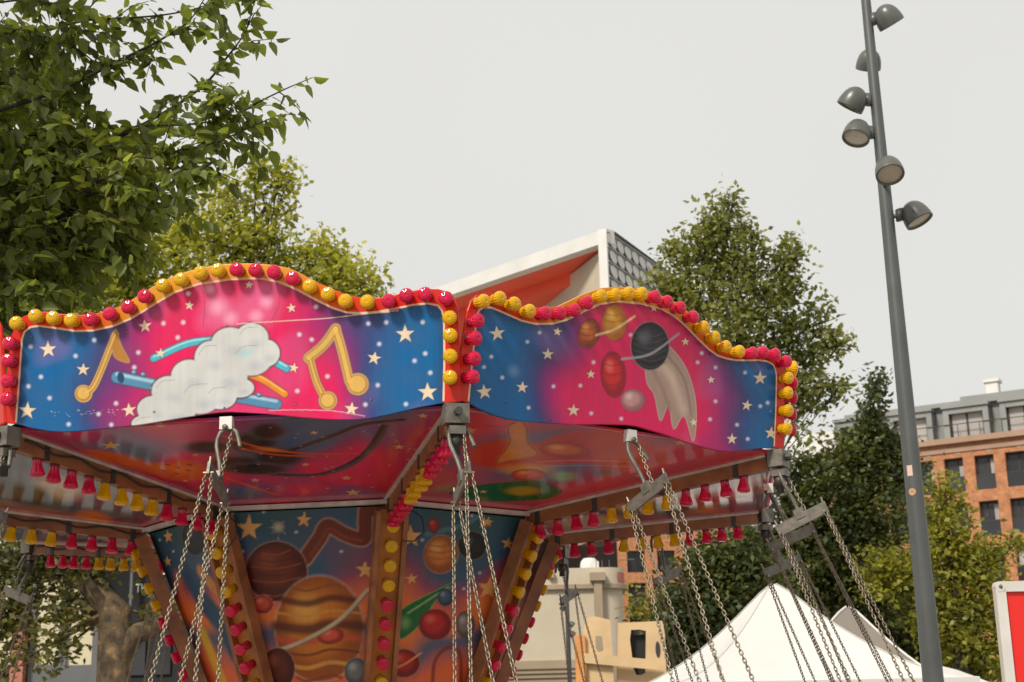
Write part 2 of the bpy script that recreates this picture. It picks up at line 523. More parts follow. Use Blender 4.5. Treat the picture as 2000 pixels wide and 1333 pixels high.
# ------------------------------------------------------------------ painter: lays flat colours on a board
class Paint:
    def __init__(self, P, to_local, seed=0):
        self.P = P
        self.U = to_local                      # photo pixel -> board coordinates (metres)
        self.C = np.zeros((len(P), 3))
        self.rng = np.random.default_rng(seed)

    def mix(self, a, col, idx=None):
        a = np.clip(a, 0, 1)[:, None]
        c = lin(col)[None, :]
        if idx is None:
            self.C = self.C * (1 - a) + c * a
        else:
            self.C[idx] = self.C[idx] * (1 - a) + c * a

    def noise(self, scale, seed):
        r = np.random.default_rng(seed)
        s = np.zeros(len(self.P))
        for k in range(14):
            th = r.uniform(0, 2 * math.pi)
            f = scale * r.uniform(0.5, 2.2)
            ph = r.uniform(0, 6.28)
            wob = np.sin((self.P[:, 0] * math.sin(th) - self.P[:, 1] * math.cos(th)) * f * 0.7 + ph * 2) * 1.2
            s += np.sin((self.P[:, 0] * math.cos(th) + self.P[:, 1] * math.sin(th)) * f + ph + wob)
        return s / 5.0

    def affine(self, px, py, rx, ry, rot=0):
        c = np.array(self.U(px, py))
        ca, sa = math.cos(rad(rot)), math.sin(rad(rot))
        e = 3.0
        jx = (np.array(self.U(px + e, py)) - c) / e
        jy = (np.array(self.U(px, py + e)) - c) / e
        A = np.stack([(jx * ca + jy * sa) * rx, (-jx * sa + jy * ca) * ry], 1)
        ext = np.abs(A).sum(1) * 1.05
        idx = np.where((np.abs(self.P[:, 0] - c[0]) < ext[0]) & (np.abs(self.P[:, 1] - c[1]) < ext[1]))[0]
        q = np.linalg.solve(A, (self.P[idx] - c).T)
        return idx, q

    def ell(self, px, py, rx, ry=None, rot=0, col=(255, 255, 255), a=1.0, soft=0.12):
        idx, q = self.affine(px, py, rx, rx if ry is None else ry, rot)
        t = np.hypot(q[0], q[1])
        x = np.clip((1 - t) / max(soft, 1e-3), 0, 1)
        self.mix(a * x * x * (3 - 2 * x), col, idx)

    def ball(self, px, py, rx, ry, rot, col, hi, lo, line=(40, 30, 30), lw=0.06):
        self.ell(px, py, rx * (1 + lw), ry * (1 + lw), rot, line, 0.85, 0.10)
        self.ell(px, py, rx, ry, rot, lo, 1, 0.06)
        self.ell(px - rx * .08, py - ry * .1, rx * .9, ry * .88, rot, col, 1, 0.5)
        self.ell(px - rx * .3, py - ry * .35, rx * .5, ry * .45, rot, hi, 0.85, 0.9)

    def star(self, px, py, r, ry=None, rot=0, col=(236, 214, 182), a=1.0, glow=True):
        ry = r if ry is None else ry
        if glow:
            self.ell(px, py, r * 1.5, ry * 1.5, 0, (60, 50, 70), 0.25, 1.0)
        idx, q = self.affine(px, py, r * 1.1, ry * 1.1, rot)
        q = q * 1.1
        ang = np.arctan2(q[0], -q[1])
        rr = np.hypot(q[0], q[1])
        seg = 2 * math.pi / 5
        u = np.abs((ang + seg / 2) % seg - seg / 2)
        ri = 0.40
        # edge from tip (1,0) to notch (ri at 36 deg)
        p1 = np.array([1.0, 0.0])
        p2 = np.array([ri * math.cos(seg / 2), ri * math.sin(seg / 2)])
        nrm = np.array([p2[1] - p1[1], -(p2[0] - p1[0])])
        nrm /= np.linalg.norm(nrm)
        dd = (rr * np.cos(u) - p1[0]) * nrm[0] + (rr * np.sin(u) - p1[1]) * nrm[1]
        self.mix(a * np.clip(0.5 - dd / 0.06, 0, 1), col, idx)

    def sdf(self, pts, idx=None):
        P = self.P if idx is None else self.P[idx]
        pts = np.asarray(pts)
        d = np.full(len(P), 1e9)
        ins = np.zeros(len(P), bool)
        for i in range(len(pts)):
            a, b = pts[i], pts[(i + 1) % len(pts)]
            ab = b - a
            t = np.clip(((P - a) @ ab) / (ab @ ab + 1e-12), 0, 1)
            d = np.minimum(d, np.hypot(*(P - a - t[:, None] * ab).T))
            cond = (a[1] > P[:, 1]) != (b[1] > P[:, 1])
            with np.errstate(divide='ignore', invalid='ignore'):
                xx = (b[0] - a[0]) * (P[:, 1] - a[1]) / (b[1] - a[1] + 1e-12) + a[0]
            ins ^= cond & (P[:, 0] < xx)
        return np.where(ins, -d, d)

    def poly(self, ppx, col, a=1.0, soft=0.004, line=None, lw=0.005):
        pts = np.array([self.U(*p) for p in smooth_loop(ppx)])
        lo, hi = pts.min(0) - 0.05, pts.max(0) + 0.05
        idx = np.where((self.P > lo).all(1) & (self.P < hi).all(1))[0]
        if not len(idx):
            return
        d = self.sdf(pts, idx)
        self.mix(a * np.clip(0.5 - d / soft, 0, 1), col, idx)
        if line is not None:
            self.mix(0.9 * np.clip((lw - np.abs(d)) / (lw * .7), 0, 1), line, idx)

    def line(self, ppx, wpx, col, a=1.0, soft=0.5, smooth=True):
        if smooth:
            ppx = smooth_open(ppx)
        pts = np.array([self.U(*p) for p in ppx])
        c = np.array(self.U(*ppx[len(ppx) // 2]))
        c2 = np.array(self.U(ppx[len(ppx) // 2][0] + 1, ppx[len(ppx) // 2][1]))
        w_ = np.linalg.norm(c2 - c) * wpx / 2
        lo, hi = pts.min(0) - w_ - 0.02, pts.max(0) + w_ + 0.02
        idx = np.where((self.P > lo).all(1) & (self.P < hi).all(1))[0]
        if not len(idx):
            return
        P = self.P[idx]
        d = np.full(len(P), 1e9)
        for i in range(len(pts) - 1):
            s, e = pts[i], pts[i + 1]
            ab = e - s
            t = np.clip(((P - s) @ ab) / (ab @ ab + 1e-12), 0, 1)
            d = np.minimum(d, np.hypot(*(P - s - t[:, None] * ab).T))
        self.mix(a * np.clip((w_ - d) / (w_ * soft), 0, 1), col, idx)

    def dots(self, lst, r=7):
        for x, y in lst:
            self.ell(x, y, r, r, 0, (225, 225, 240), 0.9, 0.95)

def smooth_loop(p, n=5):
    p = np.asarray(p, float)
    N = len(p)
    out = []
    for i in range(N):
        a, b, c, d = p[i - 1], p[i], p[(i + 1) % N], p[(i + 2) % N]
        for t in np.arange(n) / n:
            out.append(0.5 * ((2 * b) + (c - a) * t + (2 * a - 5 * b + 4 * c - d) * t * t + (3 * b - a - 3 * c + d) * t ** 3))
    return out

def smooth_open(p, n=6):
    p = np.asarray(p, float)
    if len(p) < 3:
        return p
    q = np.vstack([2 * p[0] - p[1], p, 2 * p[-1] - p[-2]])
    out = []
    for i in range(1, len(q) - 2):
        a, b, c, d = q[i - 1], q[i], q[i + 1], q[i + 2]
        for t in np.arange(n) / n:
            out.append(0.5 * ((2 * b) + (c - a) * t + (2 * a - 5 * b + 4 * c - d) * t * t + (3 * b - a - 3 * c + d) * t ** 3))
    out.append(p[-1])
    return out

# ------------------------------------------------------------------ the carousel
CX, CY, RR, HR = -0.957, 8.807, 2.6, 2.998       # centre, rim radius, rim height
RH, HH, PH = 1.182, 2.843, 0.27465               # hub radius, hub top height, turn
S45 = math.pi / 4
def corner_az(i): return PH + (i - 1) * S45
def outw(a): return np.array([math.sin(a), -math.cos(a), 0.0])
def tang(a): return np.array([math.cos(a), math.sin(a), 0.0])
C0 = np.array([CX, CY, 0.0])
UP = np.array([0, 0, 1.0])

ride = thing("swing_carousel", "octagonal fairground chair swing ride with airbrushed star panels and red and yellow bulbs", "carousel", (CX, CY, 0))

def frame_mat(o, x, y, z):
    """matrix of a board: origin given in world, relative to the ride's base"""
    o = np.asarray(o) - C0
    return Matrix(((x[0], y[0], z[0], o[0]), (x[1], y[1], z[1], o[1]), (x[2], y[2], z[2], o[2]), (0, 0, 0, 1)))

TILT = rad(6)
def panel_frame(k):
    a = corner_az(k) + S45 / 2
    x = tang(a)
    y = UP * math.cos(TILT) + outw(a) * math.sin(TILT)
    z = np.cross(x, y)
    o = C0 + outw(a) * (RR * math.cos(S45 / 2) + 0.03) + UP * (HR - 0.02)
    return o, x, y, z

def plane_local(o, x, y, z, off=0.0):
    def U(px, py):
        p = on_plane(px, py, o + z * off, z) - o
        return (float(p @ x), float(p @ y))
    return U

F0, F1 = panel_frame(0), panel_frame(1)
U0, U1 = plane_local(*F0), plane_local(*F1)

OUT_TOP = [(6, 826), (7, 790), (10, 751), (15, 715), (19, 688), (23, 655), (30, 635), (45, 619), (66, 610), (86, 609), (114, 613), (148, 616), (182, 614), (217, 605),
           (237, 598), (265, 581), (299, 560), (342, 538), (382, 526), (422, 518), (456, 515), (500, 515), (535, 518), (564, 524), (587, 534),
           (621, 553), (650, 565), (678, 577), (707, 582), (735, 583), (764, 578), (792, 571), (826, 565), (856, 565), (876, 571), (888, 583), (894, 605), (895, 680), (896, 765), (897, 785)]
OUT_BOT = [(6, 826), (34, 829), (60, 836), (94, 842), (123, 844), (160, 842), (200, 838), (274, 830), (371, 814), (428, 806), (450, 805), (521, 809), (592, 816),
           (650, 820), (692, 820), (721, 818), (764, 809), (821, 795), (869, 787), (897, 785)]
INNER = [(31, 827), (36, 760), (43, 662), (48, 648), (60, 639), (77, 637), (114, 642), (148, 647), (182, 646), (222, 637), (257, 622), (285, 605), (314, 587), (342, 571),
         (388, 555), (450, 546), (507, 544), (544, 551), (578, 565), (621, 588), (650, 602), (678, 611), (707, 612), (735, 610), (778, 602), (806, 596), (835, 593),
         (855, 597), (863, 607), (867, 622), (868, 700), (866, 790)]
top_l = np.array([U0(*p) for p in OUT_TOP])
bot_l = np.array([U0(*p) for p in OUT_BOT])
inn_l = np.array([U0(*p) for p in INNER + [(866, 900), (32, 930)]])
_sc = 0.985 / max(abs(top_l[:, 0].min()), abs(top_l[:, 0].max()))
UMIN, UMAX = top_l[:, 0].min(), top_l[:, 0].max()
# make the sides monotone in u so that the outline is a height pair over u
def mono(P):
    P = P.copy()
    P[:, 0] = np.maximum.accumulate(P[:, 0] + np.arange(len(P)) * 1e-5)
    return P
top_l, bot_l = mono(top_l), mono(bot_l)

def panel_mesh(step, painter, name, back):
    nu = int((UMAX - UMIN) / step)
    us = np.linspace(UMIN, UMAX, nu)
    # denser columns at the rounded ends
    us = np.unique(np.concatenate([us, np.linspace(UMIN, UMIN + .08, 40), np.linspace(UMAX - .08, UMAX, 40)]))
    nv = int(0.62 / step)
    def sm(x, P):
        return np.interp(x, P[:, 0], P[:, 1])
    T, B = sm(us, top_l), sm(us, bot_l)
    k = max(3, int(0.03 / step) | 1)
    ker = np.hanning(k + 2)[1:-1]
    ker /= ker.sum()
    mid = (us > UMIN + .12) & (us < UMAX - .12)
    Tp = np.convolve(np.pad(T, k // 2, mode='edge'), ker, 'valid')
    Bp = np.convolve(np.pad(B, k // 2, mode='edge'), ker, 'valid')
    T = np.where(mid, Tp, T)
    B = np.where(mid, Bp, B)
    T = np.maximum(T, B + 0.004)
    t = np.linspace(0, 1, nv)
    X = np.repeat(us[:, None], nv, 1)
    Y = B[:, None] * (1 - t) + T[:, None] * t
    P = np.stack([X.ravel(), Y.ravel()], 1)
    N = len(P)
    n = len(us)
    i, j = np.meshgrid(np.arange(n - 1), np.arange(nv - 1), indexing='ij')
    q = (i * nv + j).ravel()
    front = np.stack([q, q + nv, q + nv + 1, q + 1], 1)
    V = np.concatenate([np.c_[P, np.full(N, 0.0)], np.c_[P, np.full(N, -0.018)]])
    ring = list(range(0, n * nv, nv)) + list(range((n - 1) * nv + 1, n * nv)) + list(range((n - 2) * nv + nv - 1, -1, -nv)) + list(range(nv - 2, 0, -1))
    ring = np.array(ring)
    r2 = np.roll(ring, -1)
    side = np.stack([r2, ring, ring + N, r2 + N], 1)
    # the back as vertical strips
    c = np.arange(n - 1)
    bk = np.stack([c * nv + N, c * nv + nv - 1 + N, (c + 1) * nv + nv - 1 + N, (c + 1) * nv + N], 1)
    faces = np.concatenate([front, side, bk])
    mi = np.r_[np.zeros(len(front)), np.zeros(len(side)), np.ones(len(bk))]
    colr = painter(P)
    return mesh_np(name, V, faces, [M["board"], back], mi, paint=np.concatenate([colr, colr]))

def panel_base(P, U, seed):
    pt = Paint(P, U, seed)
    uu = (P[:, 0] - UMIN) / (UMAX - UMIN)
    # border band: red ends running to yellow orange in the middle
    k = np.clip(1 - np.abs(uu - 0.47) / 0.30, 0, 1)
    k = np.clip(k * 2.2, 0, 1)[:, None]
    pt.C = lin((214, 36, 20)) * (1 - k) + lin((226, 158, 40)) * k
    kk = np.clip((np.abs(uu - 0.47) - 0.20) / 0.08, 0, 1) * np.clip((0.36 - np.abs(uu - 0.47)) / 0.08, 0, 1)
    pt.mix(kk * 0.5, (230, 84, 20))
    d = pt.sdf(inn_l)
    ins = np.clip(0.5 - d / 0.004, 0, 1)
    # airbrushed field
    n1, n2 = pt.noise(5, seed + 1), pt.noise(9, seed + 2)
    e = np.abs(uu - 0.52) * 2 + n1 * 0.10 + n2 * 0.04
    # slanted clouds
    e += (P[:, 1] - 0.2) * np.where(uu > .5, 0.25, -0.1)
    sm = lambda a, b: np.clip((e - a) / (b - a), 0, 1)
    f = np.tile(lin((226, 22, 92)), (len(P), 1))
    for a, b, c in ((0.30, 0.52, (150, 34, 112)), (0.44, 0.62, (58, 60, 120)), (0.54, 0.76, (2, 98, 158))):
        t = sm(a, b)[:, None]
        t = t * t * (3 - 2 * t)
        f = f * (1 - t) + lin(c) * t
    t = np.clip((n2 - 0.45) * 0.4, 0, 0.2)[:, None] * np.clip(1 - sm(.9, 1.2), 0, 1)[:, None]
    f = f * (1 - t) + lin((196, 120, 180)) * t
    # a darker sprayed edge just inside the line
    t = np.clip((d + 0.05) / 0.05, 0, 1)[:, None] * 0.5
    f = f * (1 - t) + lin((40, 44, 74)) * t
    pt.C = pt.C * (1 - ins[:, None]) + f * ins[:, None]
    return pt, d

def panel_line(pt, d):
    bot = np.interp(pt.P[:, 0], bot_l[:, 0], bot_l[:, 1])
    a = np.clip((0.0055 - np.abs(d)) / 0.003, 0, 1) * np.clip((pt.P[:, 1] - bot - 0.006) / 0.004, 0, 1)
    pt.mix(a, (246, 214, 178))

Z1 = lambda x, y: (x * .285, 480 + y * .285)
Z2 = lambda x, y: (450 + x * .285, 480 + y * .285)
Z3 = lambda x, y: (850 + x * .285, 480 + y * .285)
Z4 = lambda x, y: (1250 + x * .285, 560 + y * .285)

def paint_first(P):
    pt, d = panel_base(P, U0, 3)
    W, G = (208, 208, 206), (70, 60, 66)
    pt.dots([Z1(*p) for p in ((210, 693), (647, 648), (518, 757), (280, 900), (195, 965), (340, 1045), (470, 1225), (763, 1228), (795, 1082), (675, 1155), (948, 733),
            (1218, 630), (1120, 533), (1255, 527), (1290, 330), (920, 835))] + [Z2(*p) for p in ((945, 535), (1067, 527), (1317, 525), (1335, 740), (1262, 790), (1370, 872),
            (1203, 1087), (1020, 675), (1010, 957), (925, 1090), (473, 610), (557, 645), (665, 897), (458, 997), (587, 420))])
    # rosy nebula plume rising over the top of the field
    pt.poly([(392, 640), (398, 590), (388, 545), (420, 548), (455, 585), (480, 570), (512, 545), (540, 550), (545, 590), (525, 630), (470, 645)], (226, 104, 150), .75, 0.08)
    for x, y, r in ((425, 600, 30), (450, 622, 24), (520, 590, 22), (500, 618, 22), (410, 565, 16)):
        pt.ell(x, y, r, r * .9, 0, (244, 168, 196), 0.75, 1.0)
    pt.line([(396, 640), (400, 592), (388, 546)], 2.2, G, .6, .8)
    pt.line([(540, 552), (546, 590), (530, 628)], 2.2, G, .6, .8)
    # blue flute lying behind a bank of white clouds
    for a, b, r in (((228, 737), (300, 752), 25), ((400, 765), (540, 790), 23)):
        pt.line([a, b], r + 4, (44, 52, 74), .9, .25, False)
        pt.line([a, b], r, (84, 138, 176), 1, .3, False)
        pt.line([(a[0], a[1] - 6), (b[0], b[1] - 6)], r * .4, (176, 214, 230), .9, .9, False)
    pt.ell(236, 738, 8, 13, -8, (36, 70, 100), 1, .3)
    for x, y in ((262, 728), (280, 732), (296, 759), (460, 763), (484, 768), (506, 772)):
        pt.ball(x, y, 6, 5, 0, (96, 156, 184), (200, 226, 236), (50, 90, 120))
    # sweeping ribbons behind the clouds
    pt.line([(300, 700), (380, 668), (470, 672), (560, 720)], 20, (60, 60, 84), .8, .3)
    pt.line([(300, 700), (380, 668), (470, 672), (560, 720)], 16, (74, 180, 200), 1, .35)
    pt.line([(300, 697), (380, 665), (470, 669), (560, 716)], 5, (190, 232, 236), .8, .9)
    pt.line([(330, 760), (430, 726), (500, 736), (556, 770)], 19, (92, 56, 50), .8, .3)
    pt.line([(330, 760), (430, 726), (500, 736), (556, 770)], 15, (236, 138, 40), 1, .35)
    pt.line([(330, 757), (430, 723), (500, 733), (556, 766)], 5, (250, 204, 110), .8, .9)
    puffs = [(300, 800, 34, 28), (330, 765, 36, 32), (370, 735, 38, 34), (412, 700, 34, 36), (450, 672, 40, 34), (492, 660, 34, 30), (520, 690, 28, 28), (490, 700, 44, 36),
             (440, 735, 46, 36), (390, 775, 44, 36), (340, 806, 44, 28), (430, 775, 34, 26), (468, 758, 30, 20), (285, 828, 30, 18)]
    for x, y, rx, ry in puffs:
        pt.ell(x, y, rx + 4, ry + 4, 0, G, .9, .16)
    for x, y, rx, ry in puffs:
        pt.ell(x, y, rx, ry, 0, W, 1, .12)
    for x, y, rx, ry in puffs:
        pt.ell(x + rx * .25, y + ry * .4, rx * .7, ry * .5, 0, (176, 182, 194), .55, 1.0)
    for x, y, rx, ry in puffs[1::2]:
        pt.line([(x - rx * .7, y - ry * .2), (x - rx * .35, y - ry * .62), (x + rx * .3, y - ry * .7)], 2.2, (128, 122, 130), .6, .8)
    pt.ell(480, 690, 26, 16, -20, (150, 206, 216), .6, 1)
    # golden notes
    def gold(fn):
        fn(7, (96, 66, 40), .9, 0)
        fn(3, (226, 200, 150), 1, 0)
        fn(0, (186, 128, 48), 1, 0)
        fn(-8, (232, 190, 100), .8, -2)
    def note1(g_, c, a, o):
        pt.line([Z1(590 + o, 1010 + o), Z1(655, 940), Z1(790 + o, 610)], 13 + g_, c, a, .35)
        pt.ell(*Z1(572 + o, 1015 + o * 2), 17 + g_ * .5, 17 + g_ * .5, 0, c, a, .2)
        if g_ >= 0:
            pt.poly([Z1(795, 575 - g_), Z1(830, 680), Z1(888, 795), Z1(825, 790), Z1(775, 745), Z1(770, 640)], c, a, .006)
    def note2(g_, c, a, o):
        pt.line([Z2(625, 1010), Z2(585, 920), Z2(545 + o, 770)], 13 + g_, c, a, .35)
        pt.line([Z2(535, 770 + o), Z2(640, 680), Z2(720, 570)], 20 + g_, c, a, .35)
        pt.line([Z2(722 + o, 570), Z2(765, 720), Z2(815, 930)], 18 + g_, c, a, .35)
        pt.ell(*Z2(668 + o, 1062 + o), 18 + g_ * .5, 18 + g_ * .5, 0, c, a, .2)
        pt.ell(*Z2(872 + o, 950 + o), 22 + g_ * .5, 22 + g_ * .5, 0, c, a, .2)
    gold(note1)
    gold(note2)
    for x, y, r in ((330, 712, 60), (570, 850, 46), (187, 1132, 62), (885, 1128, 50), (993, 552, 47), (1298, 410, 34), (1100, 738, 35), (1707, 270, 31)):
        pt.star(*Z1(x, y), r * .285, rot=(x * 7) % 18 - 9)
    for x, y, r in ((418, 428, 34), (435, 838, 36), (1198, 607, 66), (985, 772, 48), (1352, 1005, 68), (830, 1120, 50)):
        pt.star(*Z2(x, y), r * .285, rot=(x * 5) % 22 - 8)
    panel_line(pt, d)
    # old split and scratches in the skin
    pt.line([(462, 633), (560, 627), (640, 622), (700, 615), (778, 607)], 2.6, (236, 200, 184), .9, .6)
    pt.line([(690, 613), (760, 609)], 5, (240, 220, 190), .8, .6)
    pt.line([(525, 802), (580, 801), (650, 803), (712, 813)], 2.2, (236, 190, 190), .8, .6)
    r = np.random.default_rng(5)
    for _ in range(40):
        x, y = r.uniform(100, 240), r.normal(806, 4)
        pt.ell(x, y, r.uniform(.8, 3), .9, r.uniform(-20, 20), (220, 214, 205), .7, .8)
    for x, y in ((62, 659), (248, 651), (163, 811), (301, 805), (438, 797), (443, 637), (577, 791), (725, 782), (843, 613)):
        pt.ell(x, y, 3.2, 3.2, 0, (36, 34, 48), .9, .5)
        pt.ell(x - .8, y - .8, 1.3, 1.3, 0, (200, 196, 190), .9, .7)
    return pt.C

def paint_second(P):
    pt, d = panel_base(P, U1, 8)
    pt.dots([Z3(*p) for p in ((715, 597), (632, 660), (385, 762), (335, 833), (460, 905), (640, 1112), (810, 965), (995, 960), (1070, 1150), (1275, 1187), (1340, 613), (1085, 800))]
            + [Z4(*p) for p in ((423, 457), (395, 520), (518, 555), (720, 590), (518, 787), (825, 820), (875, 797), (480, 910), (665, 948), (738, 1045))], 6)
    pt.ell(*Z3(540, 860), 20, 20, 0, (120, 150, 190), .5, 1)
    # planets in a row: rust, ochre, red and rose, each with bands of cloud
    pt.ball(1150, 652, 22, 30, 18, (196, 96, 40), (226, 150, 84), (140, 58, 30), (70, 40, 40))
    for k in (-12, 0, 12):
        pt.line([(1131, 652 + k), (1150, 656 + k), (1169, 650 + k)], 3, (110, 50, 30), .6, .8)
    pt.ball(1200, 630, 25, 36, 0, (222, 152, 40), (240, 196, 96), (180, 104, 30), (84, 52, 40))
    for k in (-18, -5, 9, 20):
        pt.line([(1180, 630 + k), (1200, 635 + k), (1220, 629 + k)], 4, (186, 106, 34), .6, .8)
    pt.line([(1164, 655), (1200, 644), (1240, 618)], 5, (236, 206, 150), .9, .6)
    pt.ball(1198, 732, 25, 45, -4, (216, 36, 44), (240, 110, 96), (160, 20, 40), (90, 30, 40))
    for k in (-22, -4, 16):
        pt.line([(1177, 732 + k), (1198, 737 + k), (1219, 730 + k)], 4, (150, 20, 36), .6, .8)
    pt.ball(1236, 782, 24, 22, 0, (206, 150, 146), (232, 196, 186), (160, 104, 112), (110, 70, 84))
    # a charcoal planet trailing a broad pale comet tail
    pt.poly([(1262, 660), (1300, 672), (1332, 706), (1352, 752), (1360, 806), (1354, 862), (1336, 812), (1316, 838), (1306, 790), (1290, 822), (1278, 772), (1262, 740)],
            (176, 146, 130), 1, .012, (196, 180, 176), .004)
    pt.line([(1280, 700), (1312, 738), (1334, 800)], 26, (206, 184, 164), .8, .9)
    pt.line([(1274, 720), (1294, 760), (1308, 800)], 12, (150, 124, 116), .7, .9)
    pt.line([(1300, 690), (1336, 740), (1350, 810)], 7, (132, 110, 108), .7, .9)
    pt.ball(1270, 676, 38, 48, 0, (50, 48, 52), (104, 102, 110), (30, 28, 32), (150, 130, 140), .05)
    for k in range(6):
        pt.line([(1238, 648 + k * 12), (1272, 658 + k * 12), (1302, 648 + k * 12)], 3, (86, 84, 92), .5, .9)
    pt.line([(1214, 702), (1270, 692), (1326, 652)], 5, (170, 166, 172), .85, .6)
    for x, y, r in ((425, 603, 54), (838, 590, 32), (772, 745, 42), (337, 1003, 55), (597, 972, 43), (1067, 882, 32), (948, 1130, 44), (1500, 430, 28), (1715, 660, 29)):
        pt.star(*Z3(x, y), r * .285, rot=(x * 3) % 24 - 10)
    for x, y, r in ((487, 640, 29), (823, 628, 50), (733, 815, 40), (898, 1005, 46), (630, 1045, 40), (367, 932, 30)):
        pt.star(*Z4(x, y), r * .27, r * .285, rot=(x * 3) % 20 - 8)
    panel_line(pt, d)
    for x, y in ((1103, 643), (942, 610), (1386, 692), (1500, 720), (1075, 822), (988, 788)):
        pt.ell(x, y, 2.6, 3, 0, (36, 34, 48), .9, .5)
    return pt.C

def paint_other(seed):
    def fn(P):
        pt, d = panel_base(P, U0, seed)
        r = np.random.default_rng(seed)
        for _ in range(14):
            pt.star(r.uniform(60, 840), r.uniform(650, 790), r.uniform(9, 17), rot=r.uniform(-15, 15))
        panel_line(pt, d)
        return pt.C
    return fn

# bulb: socket collar, flared ribbed cap
def bulb_mesh(name, glass, sock, hanging=False):
    b = MB()
    if hanging:
        prof = [(0.0, 0), (0.0225, 0), (0.0225, .008), (0.0225, .024), (0.0245, .038), (0.0295, .054), (0.0335, .066), (0.0340, .073), (0.0305, .080), (0.018, .085), (0.005, .0845), (0.0, .083)]
        b.lathe(prof, 32, 0, rib=0.06, mis=[1, 1] + [0] * 9, smooth=False)
    else:
        prof = [(0.0, 0), (0.0245, 0), (0.0245, .008), (0.023, .020), (0.0265, .034), (0.0318, .047), (0.0328, .055), (0.030, .062), (0.0235, .068), (0.012, .072), (0.004, .0715), (0.0, .0695)]
        b.lathe(prof, 32, 0, rib=0.065, mis=[1, 1] + [0] * 9, smooth=False)
    me = b.mesh(name, [glass, sock])
    return me
BR = bulb_mesh("marquee_bulb", M["bulb_red"], M["socket_red"])
BY = bulb_mesh("marquee_bulb", M["bulb_yellow"], M["socket_yellow"])
HRM = bulb_mesh("hanging_bulb", M["bulb_red"], M["socket_red"], True)
HYM = bulb_mesh("hanging_bulb", M["bulb_yellow"], M["socket_yellow"], True)

BULBS = [(12, 780), (15, 744), (15, 705), (19, 670), (31, 632), (68, 618), (103, 621), (139, 626), (177, 623), (214, 614), (250, 600), (283, 578), (317, 558), (353, 546),
         (390, 534), (425, 528), (462, 526), (498, 528), (535, 532), (572, 544), (605, 560), (640, 575), (675, 589), (717, 591), (759, 587), (793, 577), (831, 575), (870, 584),
         (878, 620), (878, 656), (879, 695), (878, 738)]
U0b = plane_local(*F0, off=0.055)
BULBS_L = [U0b(*p) for p in BULBS]

for k in range(8):
    if k in (0, 1):
        me = panel_mesh(0.0034, paint_first if k == 0 else paint_second, "front_panel", M["board_back"])
    else:
        me = panel_mesh(0.02, paint_other(20 + k), "front_panel", M["board_back"])
    o = link("front_panel", me, ride, mat=frame_mat(*panel_frame(k)))
    if k == 0:
        o["label"] = "panel with gold notes, blue flute and white clouds"
    if k == 1:
        o["label"] = "panel with charcoal planet, red and yellow moons"
    if k in (0, 1, 2):
        for i, (x, y) in enumerate(BULBS_L):
            if k == 2 and i > 12:
                continue
            red = (i // 4) % 2 == 0
            bo = link("marquee_bulb", BR if red else BY, o, loc=(x, y, 0.0))
            bo.rotation_euler = (random.uniform(-.05, .05), random.uniform(-.05, .05), random.uniform(0, 6.28))

# ceiling fields
def ceil_frame(k):
    a = corner_az(k) + S45 / 2
    x = tang(a)
    po = C0 + outw(a) * RR * math.cos(S45 / 2) + UP * HR
    pi = C0 + outw(a) * RH * math.cos(S45 / 2) + UP * HH
    y = (pi - po)
    L = np.linalg.norm(y)
    y = y / L
    return po, x, y, np.cross(x, y), L

def sheet_mesh(name, w0, w1, L, step, painter, mat, thick, flip):
    nx, ny = max(4, int(w0 / step)), max(4, int(L / step))
    s, t = np.linspace(-1, 1, nx), np.linspace(0, 1, ny)
    hw = w0 / 2 * (1 - t) + w1 / 2 * t
    X = s[:, None] * hw[None, :]
    Y = np.repeat((t * L)[None, :], nx, 0)
    P = np.stack([X.ravel(), Y.ravel()], 1)
    N = len(P)
    i, j = np.meshgrid(np.arange(nx - 1), np.arange(ny - 1), indexing='ij')
    q = (i * ny + j).ravel()
    f = np.stack([q, q + ny, q + ny + 1, q + 1], 1)
    ring = np.array(list(range(0, nx * ny, ny)) + list(range((nx - 1) * ny + 1, nx * ny)) + list(range((nx - 2) * ny + ny - 1, -1, -ny)) + list(range(ny - 2, 0, -1)))
    cnr = np.array([0, (nx - 1) * ny, nx * ny - 1, ny - 1])
    r2 = np.roll(ring, -1)
    V = np.concatenate([np.c_[P, np.zeros(N)], np.c_[P, np.full(N, thick)]])
    side = np.stack([ring, r2, r2 + N, ring + N], 1)
    back = (cnr + N)[None, :]
    faces = np.concatenate([f, side, back])
    if flip:
        faces = faces[:, ::-1]
    c = painter(P)
    return mesh_np(name, V, faces, mat, paint=np.concatenate([c, c]))

W0 = 2 * RR * math.sin(S45 / 2)
W1 = 2 * RH * math.sin(S45 / 2)
Z6 = lambda x, y: (450 + x * .285, 780 + y * .285)
Z5 = lambda x, y: (x * .285, 780 + y * .285)
Z7 = lambda x, y: (850 + x * .285, 780 + y * .285)

def ceil_base(P, U, seed, cols, L):
    pt = Paint(P, U, seed)
    n1, n2 = pt.noise(4, seed), pt.noise(8, seed + 5)
    e = 0.5 + n1 * .5 + n2 * .2
    f = np.tile(lin(cols[0]), (len(P), 1))
    for i, c in enumerate(cols[1:]):
        t = np.clip((e - 0.15 - 0.28 * i) / 0.3, 0, 1)[:, None]
        f = f * (1 - t) + lin(c) * t
    pt.C = f
    # red wash along the edges
    hw = W0 / 2 + (W1 - W0) / 2 * P[:, 1] / L
    ed = np.minimum((hw - np.abs(P[:, 0])) / .28, (L - P[:, 1]) / .22)
    pt.mix(np.clip(1 - ed, 0, 1) * .8, (206, 30, 60))
    return pt

